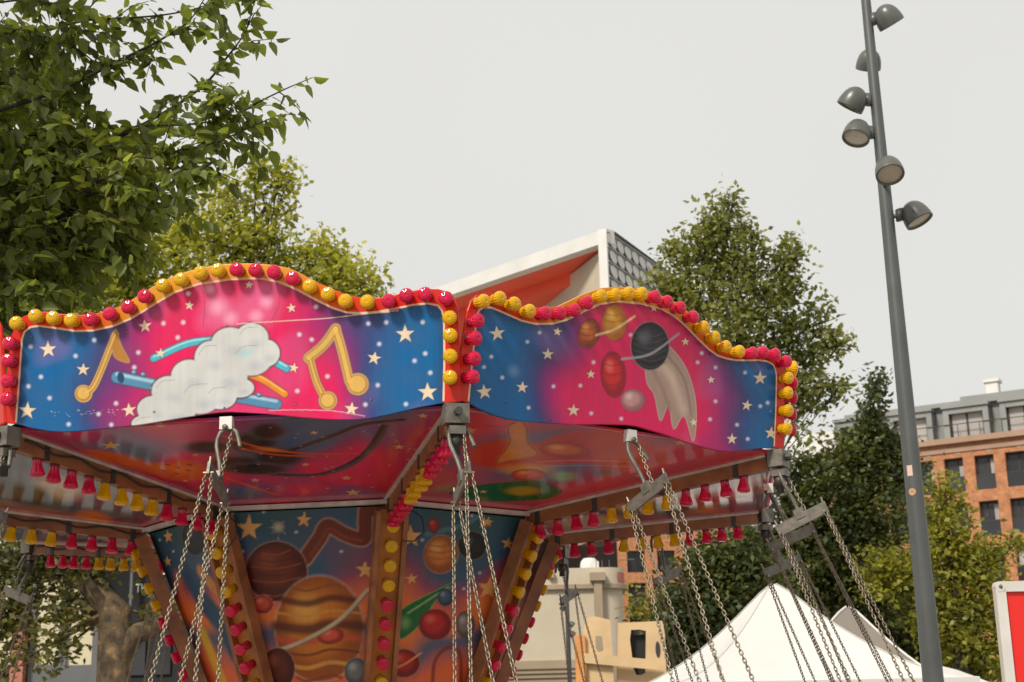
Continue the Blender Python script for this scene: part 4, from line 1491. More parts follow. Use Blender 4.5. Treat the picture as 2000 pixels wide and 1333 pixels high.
SPOTS = [(1735, 36, 25, (.50, .30, -.80), (0, -.05)), (1697, 122, 24, (-.05, .62, -.78), (0, .35)), (1666, 198, 26, (-.48, .32, -.80), (0, -.02)),
         (1674, 260, 26, (-.30, -.25, -.85), (0, -.05)), (1736, 332, 26, (-.0, -.45, -.85), (0, -.42)), (1789, 421, 27, (.36, -.15, -.85), (0, -.05))]
lamp_post("tall tapering grey lamp post with six bullet spotlights rising at right before the brick building", 1691, 0, 1823, 1333, 12.0, .162, .082, 9.2,
          SPOTS, [(1777, 922, 11, 21, "rect"), (1782, 963, 15, 15, "round")])
lamp_post("slim distant lamp post with small spotlights in front of the cream building", 1103, 1060, 1113, 1333, 34.0, .10, .09, 8.0,
          [(1099, 1172, 5.5, (-.6, -.3, -.6), (0, 0)), (1099, 1189, 5.5, (-.6, -.3, -.6), (0, 0)), (1117, 1220, 6, (.7, -.2, -.6), (0, 0)), (1118, 1239, 6.5, (.7, -.2, -.6), (0, 0))], [])

# ------------------------------------------------------------------ market tents
def tent(label, peak, Y, half, rise, eave, rot, fabric, trim, sag=.55, slack=.10, hips=(2, 3), trim_r=.015):
    p = at(peak[0], peak[1], Y)
    zt = p[2]
    root = thing("market_tent", label, "tent", (p[0], p[1], 0), rot)
    n, mrows = 12, 16
    V, F = [], []
    for s in range(4):
        a0 = math.pi / 4 + s * math.pi / 2
        c0 = np.array([math.cos(a0), math.sin(a0)]) * half * math.sqrt(2)
        c1 = np.array([math.cos(a0 + math.pi / 2), math.sin(a0 + math.pi / 2)]) * half * math.sqrt(2)
        b = len(V)
        for i in range(mrows + 1):
            t = i / mrows
            for k in range(n + 1):
                u = k / n
                xy = (c0 * (1 - u) + c1 * u) * (t * .985 + .015)
                prof = 1 - t
                zc = eave + (zt - eave) * (prof ** (1 + sag) * .86 + prof * .14 - .04 * math.exp(-(t / .05) ** 2))
                zc -= slack * math.sin(math.pi * u) * math.sin(math.pi * min(1, t * 1.0)) * t
                V.append((xy[0], xy[1], zc))
        for i in range(mrows):
            for k in range(n):
                q = b + i * (n + 1) + k
                F.append((q, q + 1, q + n + 2, q + n + 1))
    m = MB()
    m.add(V, F, 0, True)
    m.add([(x_ * .015 * half * 1.414, y_ * .015 * half * 1.414, zt - .04 * (zt - eave) + .001) for x_, y_ in ((.707, .707), (-.707, .707), (-.707, -.707), (.707, -.707))], [(0, 1, 2, 3)])
    m.build("canopy", fabric, root)
    vb = MB()
    for s in range(4):
        a0 = math.pi / 4 + s * math.pi / 2
        c0 = np.array([math.cos(a0), math.sin(a0), 0]) * half * math.sqrt(2) * 1.003
        c1 = np.array([math.cos(a0 + math.pi / 2), math.sin(a0 + math.pi / 2), 0]) * half * math.sqrt(2) * 1.003
        vb.add([c0 + UP * (eave - .28), c1 + UP * (eave - .28), c1 + UP * (eave + .01), c0 + UP * (eave + .01)], [(0, 1, 2, 3)])
    vb.build("valance", fabric, root)
    if trim:
        tm = MB()
        for s in hips:
            a0 = math.pi / 4 + s * math.pi / 2
            pts = []
            for i in range(mrows + 1):
                t = i / mrows
                prof = 1 - t
                r_ = half * math.sqrt(2) * (t * .985 + .015)
                pts.append((math.cos(a0) * r_, math.sin(a0) * r_, eave + (zt - eave) * (prof ** (1 + sag) * .86 + prof * .14 - .04 * math.exp(-(t / .05) ** 2)) + .01))
            tm.tube(pts, trim_r, 6)
        tm.build("ridge_trim", trim, root)
    for s in range(4):
        a0 = math.pi / 4 + s * math.pi / 2
        lg = MB()
        c0 = np.array([math.cos(a0), math.sin(a0), 0]) * half * math.sqrt(2) * .97
        lg.box(c0 + UP * (eave / 2), (.045, .045, eave - .02))
        lg.build("leg", M["alu"], root)
    return root

tent("white peaked market tent below the leaning swing chains", (1510, 1134), 15.5, 1.44, 1.0, 2.12, rad(8), M["tent"], M["tent"], .8, .12, (0, 1, 2, 3), .004)
tent("grey market tent with white ridge seams behind the white tent", (1655, 1180), 19.0, 1.3, 1.0, 2.1, rad(-13), M["tent_grey"], M["tent"], .5, .04)
tent("pale grey market tent with only a roof corner showing right of the lamp post", (1835, 1296), 23.0, 2.3, 1.0, 1.5, rad(30), M["alu"], None, .4)

# ------------------------------------------------------------------ red sign board
p = at(1940, 1137, 6.0)
sg = thing("sign_board", "red sign board with aluminium frame and rounded corner at the right edge", "sign", (p[0], p[1], 0))
SW_, SHH = 0.9, 1.25
top = p[2]
rot = Matrix.Rotation(rad(6), 4, 'Z') @ Matrix.Rotation(rad(-1.5), 4, 'Y')
m = MB()
def sgn_frame():
    fr = MB()
    for (a, b) in (((.028, 0, -.02), (SW_ - .028, 0, -.02)), ((.028, 0, -SHH + .02), (SW_ - .028, 0, -SHH + .02))):
        fr.bar(np.array(a) + UP * top, np.array(b) + UP * top, .035, .04)
    for x in (.02, SW_ - .02):
        fr.bar((x, 0, top - .028), (x, 0, top - SHH + .028), .04, .035, up=(0, 1, 0))
    return fr
fr = sgn_frame()
for x, z in ((.02, -.02), (SW_ - .02, -.02), (.02, -SHH + .02), (SW_ - .02, -SHH + .02)):
    fr.lathe([(0, -.019), (.0205, -.019), (.0205, .019), (0, .019)], 20, 0, (x, 0, top + z), ((1, 0, 0), (0, 0, 1), (0, -1, 0)), smooth=False)
    fr.lathe([(0, 0), (.008, 0), (.006, .004), (0, .004)], 10, 1, (x, -.02, top + z), ((1, 0, 0), (0, 0, 1), (0, -1, 0)))
fr.build("frame", [M["alu"], M["steel"]], sg)
m = MB()
m.box((SW_ / 2, .002, top - SHH / 2), (SW_ - .07, .012, SHH - .07))
m.build("board", M["sign_red"], sg)
for x in (.12, SW_ - .12):
    m = MB()
    m.tube([(x, .04, 0), (x, .04, top - .05)], .025, 10)
    m.build("leg", M["alu"], sg)
sg.rotation_euler = (0, 0, rad(4))

# ------------------------------------------------------------------ buildings
def facade_mesh(name, o, ex, length, height, openings, depth, mats, z0=0.0):
    """wall with real recessed openings. o: bottom-left, ex: direction; outward = toward camera. openings: (x0,z0,x1,z1)"""
    o = np.asarray(o, float)
    ex = np.asarray(ex, float)
    n = np.cross(ex, UP)
    if np.dot(n, CAM_LOC - o) < 0:
        n = -n
    xs = sorted({0, length} | {v for q in openings for v in (q[0], q[2])})
    zs = sorted({z0, height} | {v for q in openings for v in (q[1], q[3])})
    V, F, uv = [], [], []
    def quad(a, b, c, d, uvs):
        k = len(V)
        V.extend([a, b, c, d])
        F.append((k, k + 1, k + 2, k + 3))
        uv.extend(uvs)
    P = lambda x, z, d=0.0: o + ex * x + UP * z - n * d
    for i in range(len(xs) - 1):
        for j in range(len(zs) - 1):
            cx, cz = (xs[i] + xs[i + 1]) / 2, (zs[j] + zs[j + 1]) / 2
            if any(q[0] < cx < q[2] and q[1] < cz < q[3] for q in openings):
                continue
            a = (xs[i], zs[j], xs[i + 1], zs[j + 1])
            quad(P(a[0], a[1]), P(a[2], a[1]), P(a[2], a[3]), P(a[0], a[3]), [(a[0], a[1]), (a[2], a[1]), (a[2], a[3]), (a[0], a[3])])
    for (x0, za, x1, zb) in openings:
        quad(P(x0, za), P(x0, za, depth), P(x0, zb, depth), P(x0, zb), [(0, za), (depth, za), (depth, zb), (0, zb)])
        quad(P(x1, za), P(x1, zb), P(x1, zb, depth), P(x1, za, depth), [(0, za), (0, zb), (depth, zb), (depth, za)])
        quad(P(x0, zb), P(x0, zb, depth), P(x1, zb, depth), P(x1, zb), [(x0, 0), (x0, depth), (x1, depth), (x1, 0)])
        quad(P(x0, za), P(x1, za), P(x1, za, depth), P(x0, za, depth), [(x0, 0), (x1, 0), (x1, depth), (x0, depth)])
    # body behind: sides, back, top
    D = 9.0
    quad(P(0, z0), P(0, height), P(0, height, D), P(0, z0, D), [(0, z0), (0, height), (D, height), (D, z0)])
    quad(P(length, z0), P(length, z0, D), P(length, height, D), P(length, height), [(0, z0), (D, z0), (D, height), (0, height)])
    quad(P(0, height), P(length, height), P(length, height, D), P(0, height, D), [(0, 0), (length, 0), (length, D), (0, D)])
    quad(P(0, z0, D), P(0, height, D), P(length, height, D), P(length, z0, D), [(0, 0), (0, height), (length, height), (length, 0)])
    me = mesh_np(name, V, F, mats)
    ul = me.uv_layers.new(name="UVMap")
    for k, c in enumerate(uv):
        ul.data[k].uv = c
    return me, n, P

# -- right hand brick apartment block
YB = 95.0
pA = at(1958, 885, YB)                 # a window head on the nearer part
az = rad(-61)
exL = np.array([math.sin(az), math.cos(az), 0])     # recedes to the left
ex = -exL                               # left to right
def on_face(px, py, p0, ex_):
    nn = np.cross(ex_, UP)
    q = on_plane(px, py, p0, nn)
    return float((q - p0) @ ex_), float(q[2])
xl, _ = on_face(1612, 900, pA, ex)
_, zc = on_face(1900, 853, pA, ex)
_, zat = on_face(1900, 783, pA, ex)
orig = np.array([pA[0], pA[1], 0]) + ex * xl
LEN = -xl + 22
bb = thing("brick_apartment_block", "orange brick apartment block with grey attic storey and tall dark windows at right", "building", tuple(orig))
orig0 = np.zeros(3)
heads = on_face(1957, 886, pA, ex)[1]
w0 = on_face(1843, 897, pA, ex)[0] - xl
w1 = on_face(1880, 893, pA, ex)[0] - xl
w2 = on_face(1902, 891, pA, ex)[0] - xl
ww, pit = w1 - w0, w2 - w0
sill = on_face(1850, 963, pA, ex)[1]
h_w = on_face(1843, 897, pA, ex)[1] - sill
row2 = on_face(1870, 988, pA, ex)[1]
story = on_face(1912, 891, pA, ex)[1] - on_face(1925, 980, pA, ex)[1]
ops, rows = [], []
head = on_face(1900, 891, pA, ex)[1]
r_ = 0
while head - r_ * story - h_w > 0.5:
    x = w0 - 7 * pit
    while x + ww < LEN - .3:
        if x > .5:
            ops.append((x, head - r_ * story - h_w, x + ww, head - r_ * story))
        x += pit
    r_ += 1
def local_cam_facade(name, length, height, ops_, depth, mats, ex_, world_o, z0=0.0):
    me, n, P = facade_mesh(name, world_o, ex_, length, height, ops_, depth, mats, z0)
    return me, n, P
me, nB, PB = local_cam_facade("brick_wall", LEN, zc - .35, ops, .55, [M["brick"]], ex, orig)
me.transform(Matrix.Translation(-Vector(orig)))
link("brick_wall", me, bb)
PBL = lambda x, z, d=0.0: PB(x, z, d) - orig
rw = np.random.default_rng(2)
for (x0, za, x1, zb) in ops:
    vis = zb > head - 3.5 * story
    if not vis:
        continue
    m = MB()
    m.box(PBL((x0 + x1) / 2, (za + zb) / 2, .56), (x1 - x0, .04, zb - za), 0, (ex, nB, UP))
    wn = m.build("window", M["glass"], bb)
    f = MB()
    for xx in (x0 + .06, x1 - .06, x0 + (x1 - x0) * rw.choice([.5, .62, .35])):
        f.box(PBL(xx, (za + zb) / 2, .51), (.09, .05, zb - za - .02), 0, (ex, nB, UP))
    f.box(PBL((x0 + x1) / 2, zb - .06, .505), (x1 - x0 - .02, .05, .1), 0, (ex, nB, UP))
    f.build("frame", M["frame"], wn)
    if rw.random() < .75:
        c = MB()
        wc = (x1 - x0) * rw.uniform(.12, .3)
        xx = x0 + .1 + wc / 2 if rw.random() < .4 else x1 - .1 - wc / 2
        hc = (zb - za) * rw.uniform(.45, .9)
        c.box(PBL(xx, za + hc / 2 + .05, .52), (wc, .02, hc), 0, (ex, nB, UP))
        c.build("curtain", M["sky_pane_curtain"], wn)
    rl = MB()
    rl.box(PBL((x0 + x1) / 2, za + .95, .12), (x1 - x0 - .02, .05, .06), 0, (ex, nB, UP))
    rl.box(PBL((x0 + x1) / 2, za + .48, .12), (x1 - x0 - .02, .02, .9), 1, (ex, nB, UP))
    rl.build("railing", [M["frame"], M["glass"]], wn)
# cornice
m = MB()
m.box(PBL(LEN / 2, zc - .17, 4.3), (LEN + .5, 9.4, .36), 0, (ex, nB, UP))
m.box(PBL(LEN / 2, zc - .75, -.04), (LEN + .1, .10, .3), 0, (ex, nB, UP))
m.build("cornice", M["stone"], bb)
# round vents below the cornice
m = MB()
for k in range(-3, 12):
    m.lathe([(0, .01), (.22, .012)], 12, 0, PBL(w0 + (k + .5) * pit * 1.0 + .0, (zc - .9 + head) / 2 + .2, -.01), (ex, UP, nB))
m.build("wall_vent", M["cream_dark"], bb)
# attic storey: recessed wall, projecting window bays, parapet
m = MB()
hat = zat - zc
m.box(PBL(LEN / 2 + .8, zc + hat / 2, 5.0), (LEN - 1.5, 7.6, hat), 0, (ex, nB, UP))
m.box(PBL(LEN / 2 + .8, zc + hat + .14, 4.9), (LEN - 1.0, 8.2, .28), 0, (ex, nB, UP))
at_o = m.build("attic", M["zinc"], bb)
xb0 = on_face(1842, 830, pA, ex)[0] - xl
xb1 = on_face(1930, 815, pA, ex)[0] - xl
xb2 = on_face(1953, 812, pA, ex)[0] - xl
bw, bp = xb1 - xb0, xb2 - xb0
k = -4
while xb0 + k * bp + bw < LEN:
    x = xb0 + k * bp
    if x > .2:
        b = MB()
        hb_ = hat * .88
        for xx in (x + .18, x + bw - .18):
            b.box(PBL(xx, zc + hb_ / 2, .75), (.36, 1.2, hb_), 0, (ex, nB, UP))
        b.box(PBL(x + bw / 2, zc + hb_ + .08, .70), (bw + .15, 1.4, .2), 0, (ex, nB, UP))
        b.box(PBL(x + bw / 2, zc + hb_ - .2, .75), (bw - .74, 1.2, .36), 0, (ex, nB, UP))
        bo = b.build("window_bay", M["zinc"], bb)
        f = MB()
        f.box(PBL(x + bw / 2, zc + hb_ * .45, .60), (bw - .74, .05, hb_ * .86), 0, (ex, nB, UP))
        fo = f.build("pane", M["sky_pane_curtain"], bo)
        f = MB()
        for xx in (x + .42, x + bw * .5, x + bw - .42):
            f.box(PBL(xx, zc + hb_ * .45, .55), (.12, .06, hb_ * .86), 0, (ex, nB, UP))
        f.box(PBL(x + bw / 2, zc + hb_ * .86, .545), (bw - .76, .06, .14), 0, (ex, nB, UP))
        f.build("frame", M["frame"], bo)
    k += 1
m = MB()
m.box(PBL(LEN / 2, zc + .95, .12), (LEN, .05, .05), 0, (ex, nB, UP))
for q in np.arange(.5, LEN, 1.4):
    m.box(PBL(q, zc + .48, .12), (.04, .04, .94), 0, (ex, nB, UP))
m.build("balcony_railing", M["frame"], bb)
# raised lift house and flue on the roof, pale box at the left end
xr, zr = on_face(1865, 782, pA, ex)[0] - xl, on_face(1930, 768, pA, ex)[1]
m = MB()
m.box(PBL((xr + LEN) / 2, (zat + zr) / 2 + .3, 4.0), (LEN - xr, 5, zr - zat), 0, (ex, nB, UP))
xf = on_face(1916, 765, pA, ex)[0] - xl
m.box(PBL(xf, zr + .9, 4), (.8, .8, 1.2), 1, (ex, nB, UP))
m.box(PBL(xf, zr + 1.6, 4), (1.05, 1.05, .2), 1, (ex, nB, UP))
m.build("roof_house", [M["zinc"], M["white"]], bb)
m = MB()
m.box(PBL(-1.0, zc - .2, 2.8), (3.4, 5, 3.4), 0, (ex, nB, UP))
m.build("stair_box", M["white"], bb)
m = MB()
m.box(PBL(-1.0, (zc - 1.9) / 2, 3.6), (1.9, 4.6, zc - 1.92), 0, (ex, nB, UP))
m.build("stair_tower", M["stone"], bb)

# -- second brick block far behind the cream building
YC = 140.0
pC = at(1200, 1060, YC)
bc = thing("brick_block", "narrow orange brick block with dark square windows between the cream building and the dark tree", "building", (pC[0], pC[1], 0))
exC = np.array([math.cos(rad(8)), math.sin(rad(8)), 0])
def cface(px, py): return on_face(px, py, pC, exC)
x0, z0_ = cface(1224, 1076)
x1, z1_ = cface(1261, 1117)
st_ = z0_ - cface(1228, 1139)[1]
pit_ = cface(1283, 1076)[0] - x0
Hc = z0_ + 2.2
ops = []
for r in range(5):
    for c in range(4):
        ops.append((x0 + c * pit_, z0_ - r * st_ - 2.0, x0 + c * pit_ + (x1 - x0), z0_ - r * st_))
ops = [q for q in ops if q[1] > .5]
me, nC, PC = facade_mesh("brick_wall", np.array([pC[0], pC[1], 0]), exC, pit_ * 4 + 2, Hc, ops, .5, [M["brick"]])
me.transform(Matrix.Translation((-pC[0], -pC[1], 0)))
link("brick_wall", me, bc)
for (xa, za, xb, zb) in ops:
    m = MB()
    c = PC((xa + xb) / 2, (za + zb) / 2, .52) - np.array([pC[0], pC[1], 0])
    m.box(c, (xb - xa, .04, zb - za), 0, (exC, nC, UP))
    m.box(c + nC * .05, (.1, .05, zb - za - .02), 1, (exC, nC, UP))
    m.build("window", [M["glass"], M["frame"]], bc)

# -- theatre with the red soffit and disc cladding
YT = 46.0
pk = at(1184, 446, YT)
Dl = np.array([math.sin(rad(-44)), math.cos(rad(-44)), 0])
Dr = np.array([math.sin(rad(27)), math.cos(rad(27)), 0])
Di = np.array([math.sin(rad(-20)), math.cos(rad(-20)), 0])
th = thing("theatre_building", "angular building with white framed red soffit and grey facade of round discs behind the carousel", "building", (pk[0], pk[1], 0))
ZT = pk[2]
nL = np.cross(Dl, UP)
if nL @ (CAM_LOC - pk) < 0: nL = -nL
nR = np.cross(Dr, UP)
if nR @ (CAM_LOC - pk) < 0: nR = -nR
m = MB()
LL, LR = 24.0, 9.0
FH = .46                 # fascia height
B0 = np.zeros(3)
# roof slab, its white edge
m.prism([(.02, 0), (LL, 0), (LL, .4), (.02, .4)], UP * (ZT - FH), Dl, -nL, UP, FH)
m.build("fascia", M["white"], th)
m = MB()
m.add([UP * (ZT - .02) - nL * .41 + Dl * 0, UP * (ZT - .02) + Dl * LL - nL * .4, UP * (ZT - .02) + Dl * LL + Dr * LR, UP * (ZT - .02) + Dr * LR], [(0, 1, 2, 3)])
m.build("roof", M["zinc"], th)
# red lip and deep red soffit sloping down to the back
m = MB()
a = UP * (ZT - FH) - nL * .4
m.add([a + Dl * .5 - nL * .0, a + Dl * LL, a + Dl * LL - nL * 1.0 - UP * .05, a + Dl * .5 - nL * 1.0 - UP * .05], [(0, 1, 2, 3)])
m.add([a + Dl * .5 - nL * 1.0 - UP * .05, a + Dl * LL - nL * 1.0 - UP * .05, a + Dl * LL - nL * 1.0 - UP * .45, a + Dl * .5 - nL * 1.0 - UP * .45], [(0, 1, 2, 3)])
m.add([a + Dl * .5 - nL * 1.0 - UP * .45, a + Dl * LL - nL * 1.0 - UP * .45, a + Dl * LL - nL * 9.0 - UP * .8, a + Dl * 6.5 - nL * 9.0 - UP * .8], [(0, 1, 2, 3)])
m.build("soffit", M["redpaint"], th)
# white corner fin, inner beige wall, back wall
m = MB()
ZU = 9.4
m.prism([(-.004, 0), (.07, 0), (.07, .30), (-.004, .30)], UP * ZU, Dr, -nR, UP, ZT - ZU - .006)
m.build("corner_fin", M["white"], th)
m = MB()
wd = MB()
b0 = Dl * .54 - nL * .3
wd.add([b0 + UP * ZU, b0 + Di * 14 + UP * ZU, b0 + Di * 14 + UP * (ZT - FH - .1), b0 + UP * (ZT - FH - .1)], [(0, 1, 2, 3)])
wd.build("inner_wall", M["cream"], th)
wd = MB()
b1 = -nL * 8.5 + Dl * 9.5
wd.add([b1 + UP * ZU, b1 + Dl * 20 + UP * ZU, b1 + Dl * 20 + UP * (ZT - 1), b1 + UP * (ZT - 1)], [(0, 1, 2, 3)])
wd.build("back_wall", M["redpaint"], th)
# right facade with rows of discs between ledges
m = MB()
m.prism([(.072, 0), (LR, 0), (LR, .26), (.072, .26)], -nR * .02 + UP * ZU, Dr, -nR, UP, ZT - ZU - .003)
m.build("side_facade", M["cladding"], th)
m = MB()
rowh = .50
for r in range(13):
    zz = ZT - .12 - (r + .5) * rowh
    for c in range(24):
        xx = .40 + c * .62
        if xx > LR - .3: continue
        V = []
        for q in range(20):
            an = 2 * math.pi * q / 20
            V.append(Dr * (xx + math.cos(an) * .28) + UP * (zz + math.sin(an) * .215) + nR * (.012 + .03 * (1 - math.sin(an))))
        V2 = [v - nR * .04 for v in V]
        m.add(V, [tuple(range(20))], 0)
    m.box(Dr * (LR / 2) + UP * (ZT - .11 - r * rowh) + nR * .0, (LR, .10, .03), 1, (Dr, nR, UP))
m.build("disc_cladding", [M["disc"], M["cladding"]], th)

m = MB()
m.add([UP * ZU, Dl * LL + UP * ZU, Dl * LL + Dr * LR + UP * ZU, Dr * LR + UP * ZU], [(0, 1, 2, 3)])
m.build("floor_slab", M["cladding"], th)
m = MB()
m.box(Dl * 15 + Dr * 4 + UP * (ZU / 2 - .01), (9, 5, ZU - .02), 0, (Dl, np.cross(UP, Dl), UP))
m.build("core", M["shop_grey"], th)

# -- cream building low behind the column
YR = 42.0
pr = at(1050, 1112, YR)
cr_b = thing("cream_building", "low cream rendered building with rounded corner and parapet right of the painted column", "building", (pr[0], pr[1], 0))
mpp = YR / F_PX
def cpx(px, py):
    q = at(px, py, YR)
    return q[0] - pr[0], q[2]
xw0, ztop = cpx(940, 1115)
xw1 = cpx(1180, 1115)[0]
rc = cpx(1206, 1115)[0] - xw1 + .15
zled = cpx(1100, 1143)[1]
def rounded(m, xa, xb, r, z0, z1, off, mi=0, dep=9):
    pts = [(xa, -off)] + [(xb + (r + off) * math.sin(t), r - (r + off) * math.cos(t)) for t in np.linspace(0, math.pi / 2, 10)] + [(xb + r + off, dep), (xa, dep)]
    n = len(pts)
    V = [(x, y, z0) for x, y in pts] + [(x, y, z1) for x, y in pts]
    m.add(V, [(i, (i + 1) % n, n + (i + 1) % n, n + i) for i in range(n)], mi)
    m.add(V, [tuple(range(n, 2 * n)), tuple(range(n - 1, -1, -1))], mi)
m = MB()
zl2 = cpx(1100, 1290)[1]
rounded(m, xw0, xw1, rc, zl2, zled - .12, 0)
m.build("wall", M["cream"], cr_b)
m = MB()
rounded(m, xw0, xw1, rc, zled, ztop, .06)
rounded(m, xw0, xw1, rc, zled - .12, zled, .12, 1)
m.build("parapet", [M["cream"], M["cream_dark"]], cr_b)
m = MB()
rounded(m, xw0, xw1, rc, zl2 - .75, zl2 - .003, .18)
for zz in (zl2 - .2, zl2 - .32, zl2 - .44):
    m.box(((xw0 + xw1) / 2, -.2, zz), (xw1 - xw0, .06, .05), 0)
m.build("ledge", M["cream_dark"], cr_b)
m = MB()
rounded(m, xw0, xw1, rc, 0, zl2 - .753, -.25)
m.build("shop_wall", M["cream"], cr_b)
for (xa, xb) in ((1000, 1040), (1062, 1100), (1140, 1180)):
    xa, xb = cpx(xa, 1325)[0], cpx(xb, 1325)[0]
    zt_ = cpx(1000, 1318)[1]
    m = MB()
    m.box(((xa + xb) / 2, .2, zt_ / 2), (xb - xa, .12, zt_), 0)
    for q in np.linspace(xa, xb, 6):
        m.box((q, .13, zt_ / 2 - .02), (.07, .06, zt_ - .05), 1)
    m.box(((xa + xb) / 2, .125, zt_), (xb - xa + .1, .08, .1), 1)
    m.build("shop_window", [M["glass"], M["white"]], cr_b)
xp = cpx(1168, 1170)[0]
m = MB()
m.box((xp, -.12, (cpx(0, 1152)[1] + zl2) / 2), (.22, .28, cpx(0, 1152)[1] - zl2), 0)
m.box((xp, -.16, cpx(0, 1158)[1]), (.42, .36, .22), 0)
m.box((cpx(1077, 1150)[0], -.1, cpx(0, 1152)[1]), (.16, .2, .16), 0)
m.build("downpipe", M["cream_dark"], cr_b)
m = MB()
m.box((cpx(1186, 1130)[0] + .25, .0, (zled + ztop) / 2), (.02, .02, .02), 0)
q = cpx(1192, 1125)
pts_r = [(xw1 + (rc + .066) * math.sin(t), rc - (rc + .066) * math.cos(t)) for t in np.linspace(rad(38), rad(90), 8)]
V = [(x, y, zled + .04) for x, y in pts_r] + [(x, y, ztop - .12) for x, y in pts_r]
m.add(V, [(i, i + 1, 9 + i, 8 + i) for i in range(7)])
m.build("red_band", M["shop_pink"], cr_b)
# pale roof cowl and railing
xa, za = cpx(1158, 1110)
m = MB()
m.lathe([(.26, 0), (.27, .28), (.24, .42), (.16, .50), (0, .52)], 10, 0, (xa, 2.0, ztop), smooth=True)
m.box((xa + .17, 2.0, ztop + .2), (.18, .5, .36), 0)
m.build("roof_cowl", M["white"], cr_b)
m = MB()
for q in (1168, 1180, 1194):
    xx = cpx(q, 1100)[0]
    m.tube([(xx, 1.0, ztop), (xx, 1.0, ztop + .32)], .012, 6)
m.tube([(cpx(1168, 1)[0] , 1.0, ztop + .32), (cpx(1194, 1)[0], 1.0, ztop + .32)], .012, 6)
m.build("roof_railing", M["steel"], cr_b)

# -- dark long roof behind it
pdk = at(1140, 1060, 62.0)
dk = thing("dark_roofed_building", "long building with dark grey roof just above the cream parapet", "building", (pdk[0], pdk[1], 0))
m = MB()
zz = at(1140, 1108, 62.0)[2]
m.prism([(-7.0, zz - 1.0), (1.35, zz - 1.0), (1.35, pdk[2] + .35), (-6.0, pdk[2] + .35)], (0, 0, 0), (1, 0, 0), UP, (0, 1, 0), 5.0)
m.build("roof", M["darkroof"], dk)
m = MB()
m.box((-2.7, 2.6, (zz - 1.0) / 2), (8.0, 4.6, zz - 1.01))
m.build("wall", M["shop_grey"], dk)

# -- plywood play facade
YP = 21.0
pp = at(1170, 1290, YP)
pw = thing("plywood_facade", "plywood play facade with cut-out windows, beam and orange post left of the white tent", "stage set", (pp[0], pp[1], 0))
def ppx(px, py):
    q = at(px, py, YP)
    return (q[0] - pp[0], q[2])
def board_with_hole(name, outer, hole, y, mat, thick=.05):
    """outer polygon with one hole: bridge strips between matching resampled loops"""
    def res(p, n):
        p = np.asarray(p + [p[0]], float)
        d = np.r_[0, np.cumsum(np.hypot(*np.diff(p, axis=0).T))]
        t = np.linspace(0, d[-1], n, endpoint=False)
        t = np.unique(np.r_[t, d[:-1]])
        return np.c_[np.interp(t, d, p[:, 0]), np.interp(t, d, p[:, 1])]
    A = res([ppx(*q) for q in outer], 24)
    H = np.array([ppx(*q) for q in hole])
    c = H.mean(0)
    angA = np.arctan2(A[:, 1] - c[1], A[:, 0] - c[0])
    A = A[np.argsort(angA)]
    angA = np.sort(angA)
    # hole boundary sampled by angle
    Hp = []
    for a_ in angA:
        d = np.array([math.cos(a_), math.sin(a_)])
        best = 1e9
        for i in range(len(H)):
            p0_, p1_ = H[i] - c, H[(i + 1) % len(H)] - c
            e = p1_ - p0_
            den = d[0] * e[1] - d[1] * e[0]
            if abs(den) < 1e-9: continue
            t_ = (p0_[0] * e[1] - p0_[1] * e[0]) / den
            s_ = (p0_[0] * d[1] - p0_[1] * d[0]) / den
            if t_ > 0 and -1e-6 <= s_ <= 1 + 1e-6: best = min(best, t_)
        Hp.append(c + d * best)
    n = len(A)
    m_ = MB()
    for yy, flip in ((y, False), (y + thick, True)):
        V = [(q[0], yy, q[1]) for q in A] + [(q[0], yy, q[1]) for q in Hp]
        m_.add(V, [(i, (i + 1) % n, n + (i + 1) % n, n + i) for i in range(n)])
    for loop in (A, Hp):
        V = [(q[0], y, q[1]) for q in loop] + [(q[0], y + thick, q[1]) for q in loop]
        m_.add(V, [(i, (i + 1) % n, n + (i + 1) % n, n + i) for i in range(n)])
    m_.build(name, mat, pw)
board_with_hole("panel", [(1140, 1225), (1147, 1207), (1160, 1204), (1192, 1211), (1197, 1290), (1200, 1370), (1138, 1370)], [(1163, 1242), (1176, 1244), (1179, 1272), (1168, 1274), (1163, 1265)], 0, M["ply"])
board_with_hole("panel", [(1208, 1216), (1296, 1212), (1300, 1240), (1305, 1370), (1205, 1370), (1206, 1300)], [(1229, 1230), (1263, 1228), (1262, 1318), (1240, 1318)], .1, M["ply"])
m = MB()
m.bar((*ppx(1138, 1286)[:1], -.06, ppx(1138, 1286)[1]), (ppx(1285, 1300)[0], -.06, ppx(1285, 1300)[1]), .06, .13)
m.build("beam", M["ply"], pw)
m = MB()
xa = ppx(1134, 1300)[0]
m.box((xa, -.02, ppx(0, 1270)[1] / 2), (.14, .10, ppx(0, 1270)[1]))
m.build("post", M["ply_orange"], pw)
m = MB()
V = []
cx_, cz_ = ppx(1286, 1268)
m.prism([(.032 * math.cos(t), .11 * math.sin(t)) for t in np.linspace(0, 2 * math.pi, 16, endpoint=False)], (cx_, .096, cz_), (1, 0, 0), UP, (0, -1, 0), .006)
m.build("oval_window", M["glass"], pw)
m = MB()
xx, zz = ppx(1246, 1275)
m.box((xx, .25, zz / 2), (.42, .05, zz + .5))
m.build("back_board", M["shop_dark"], pw)

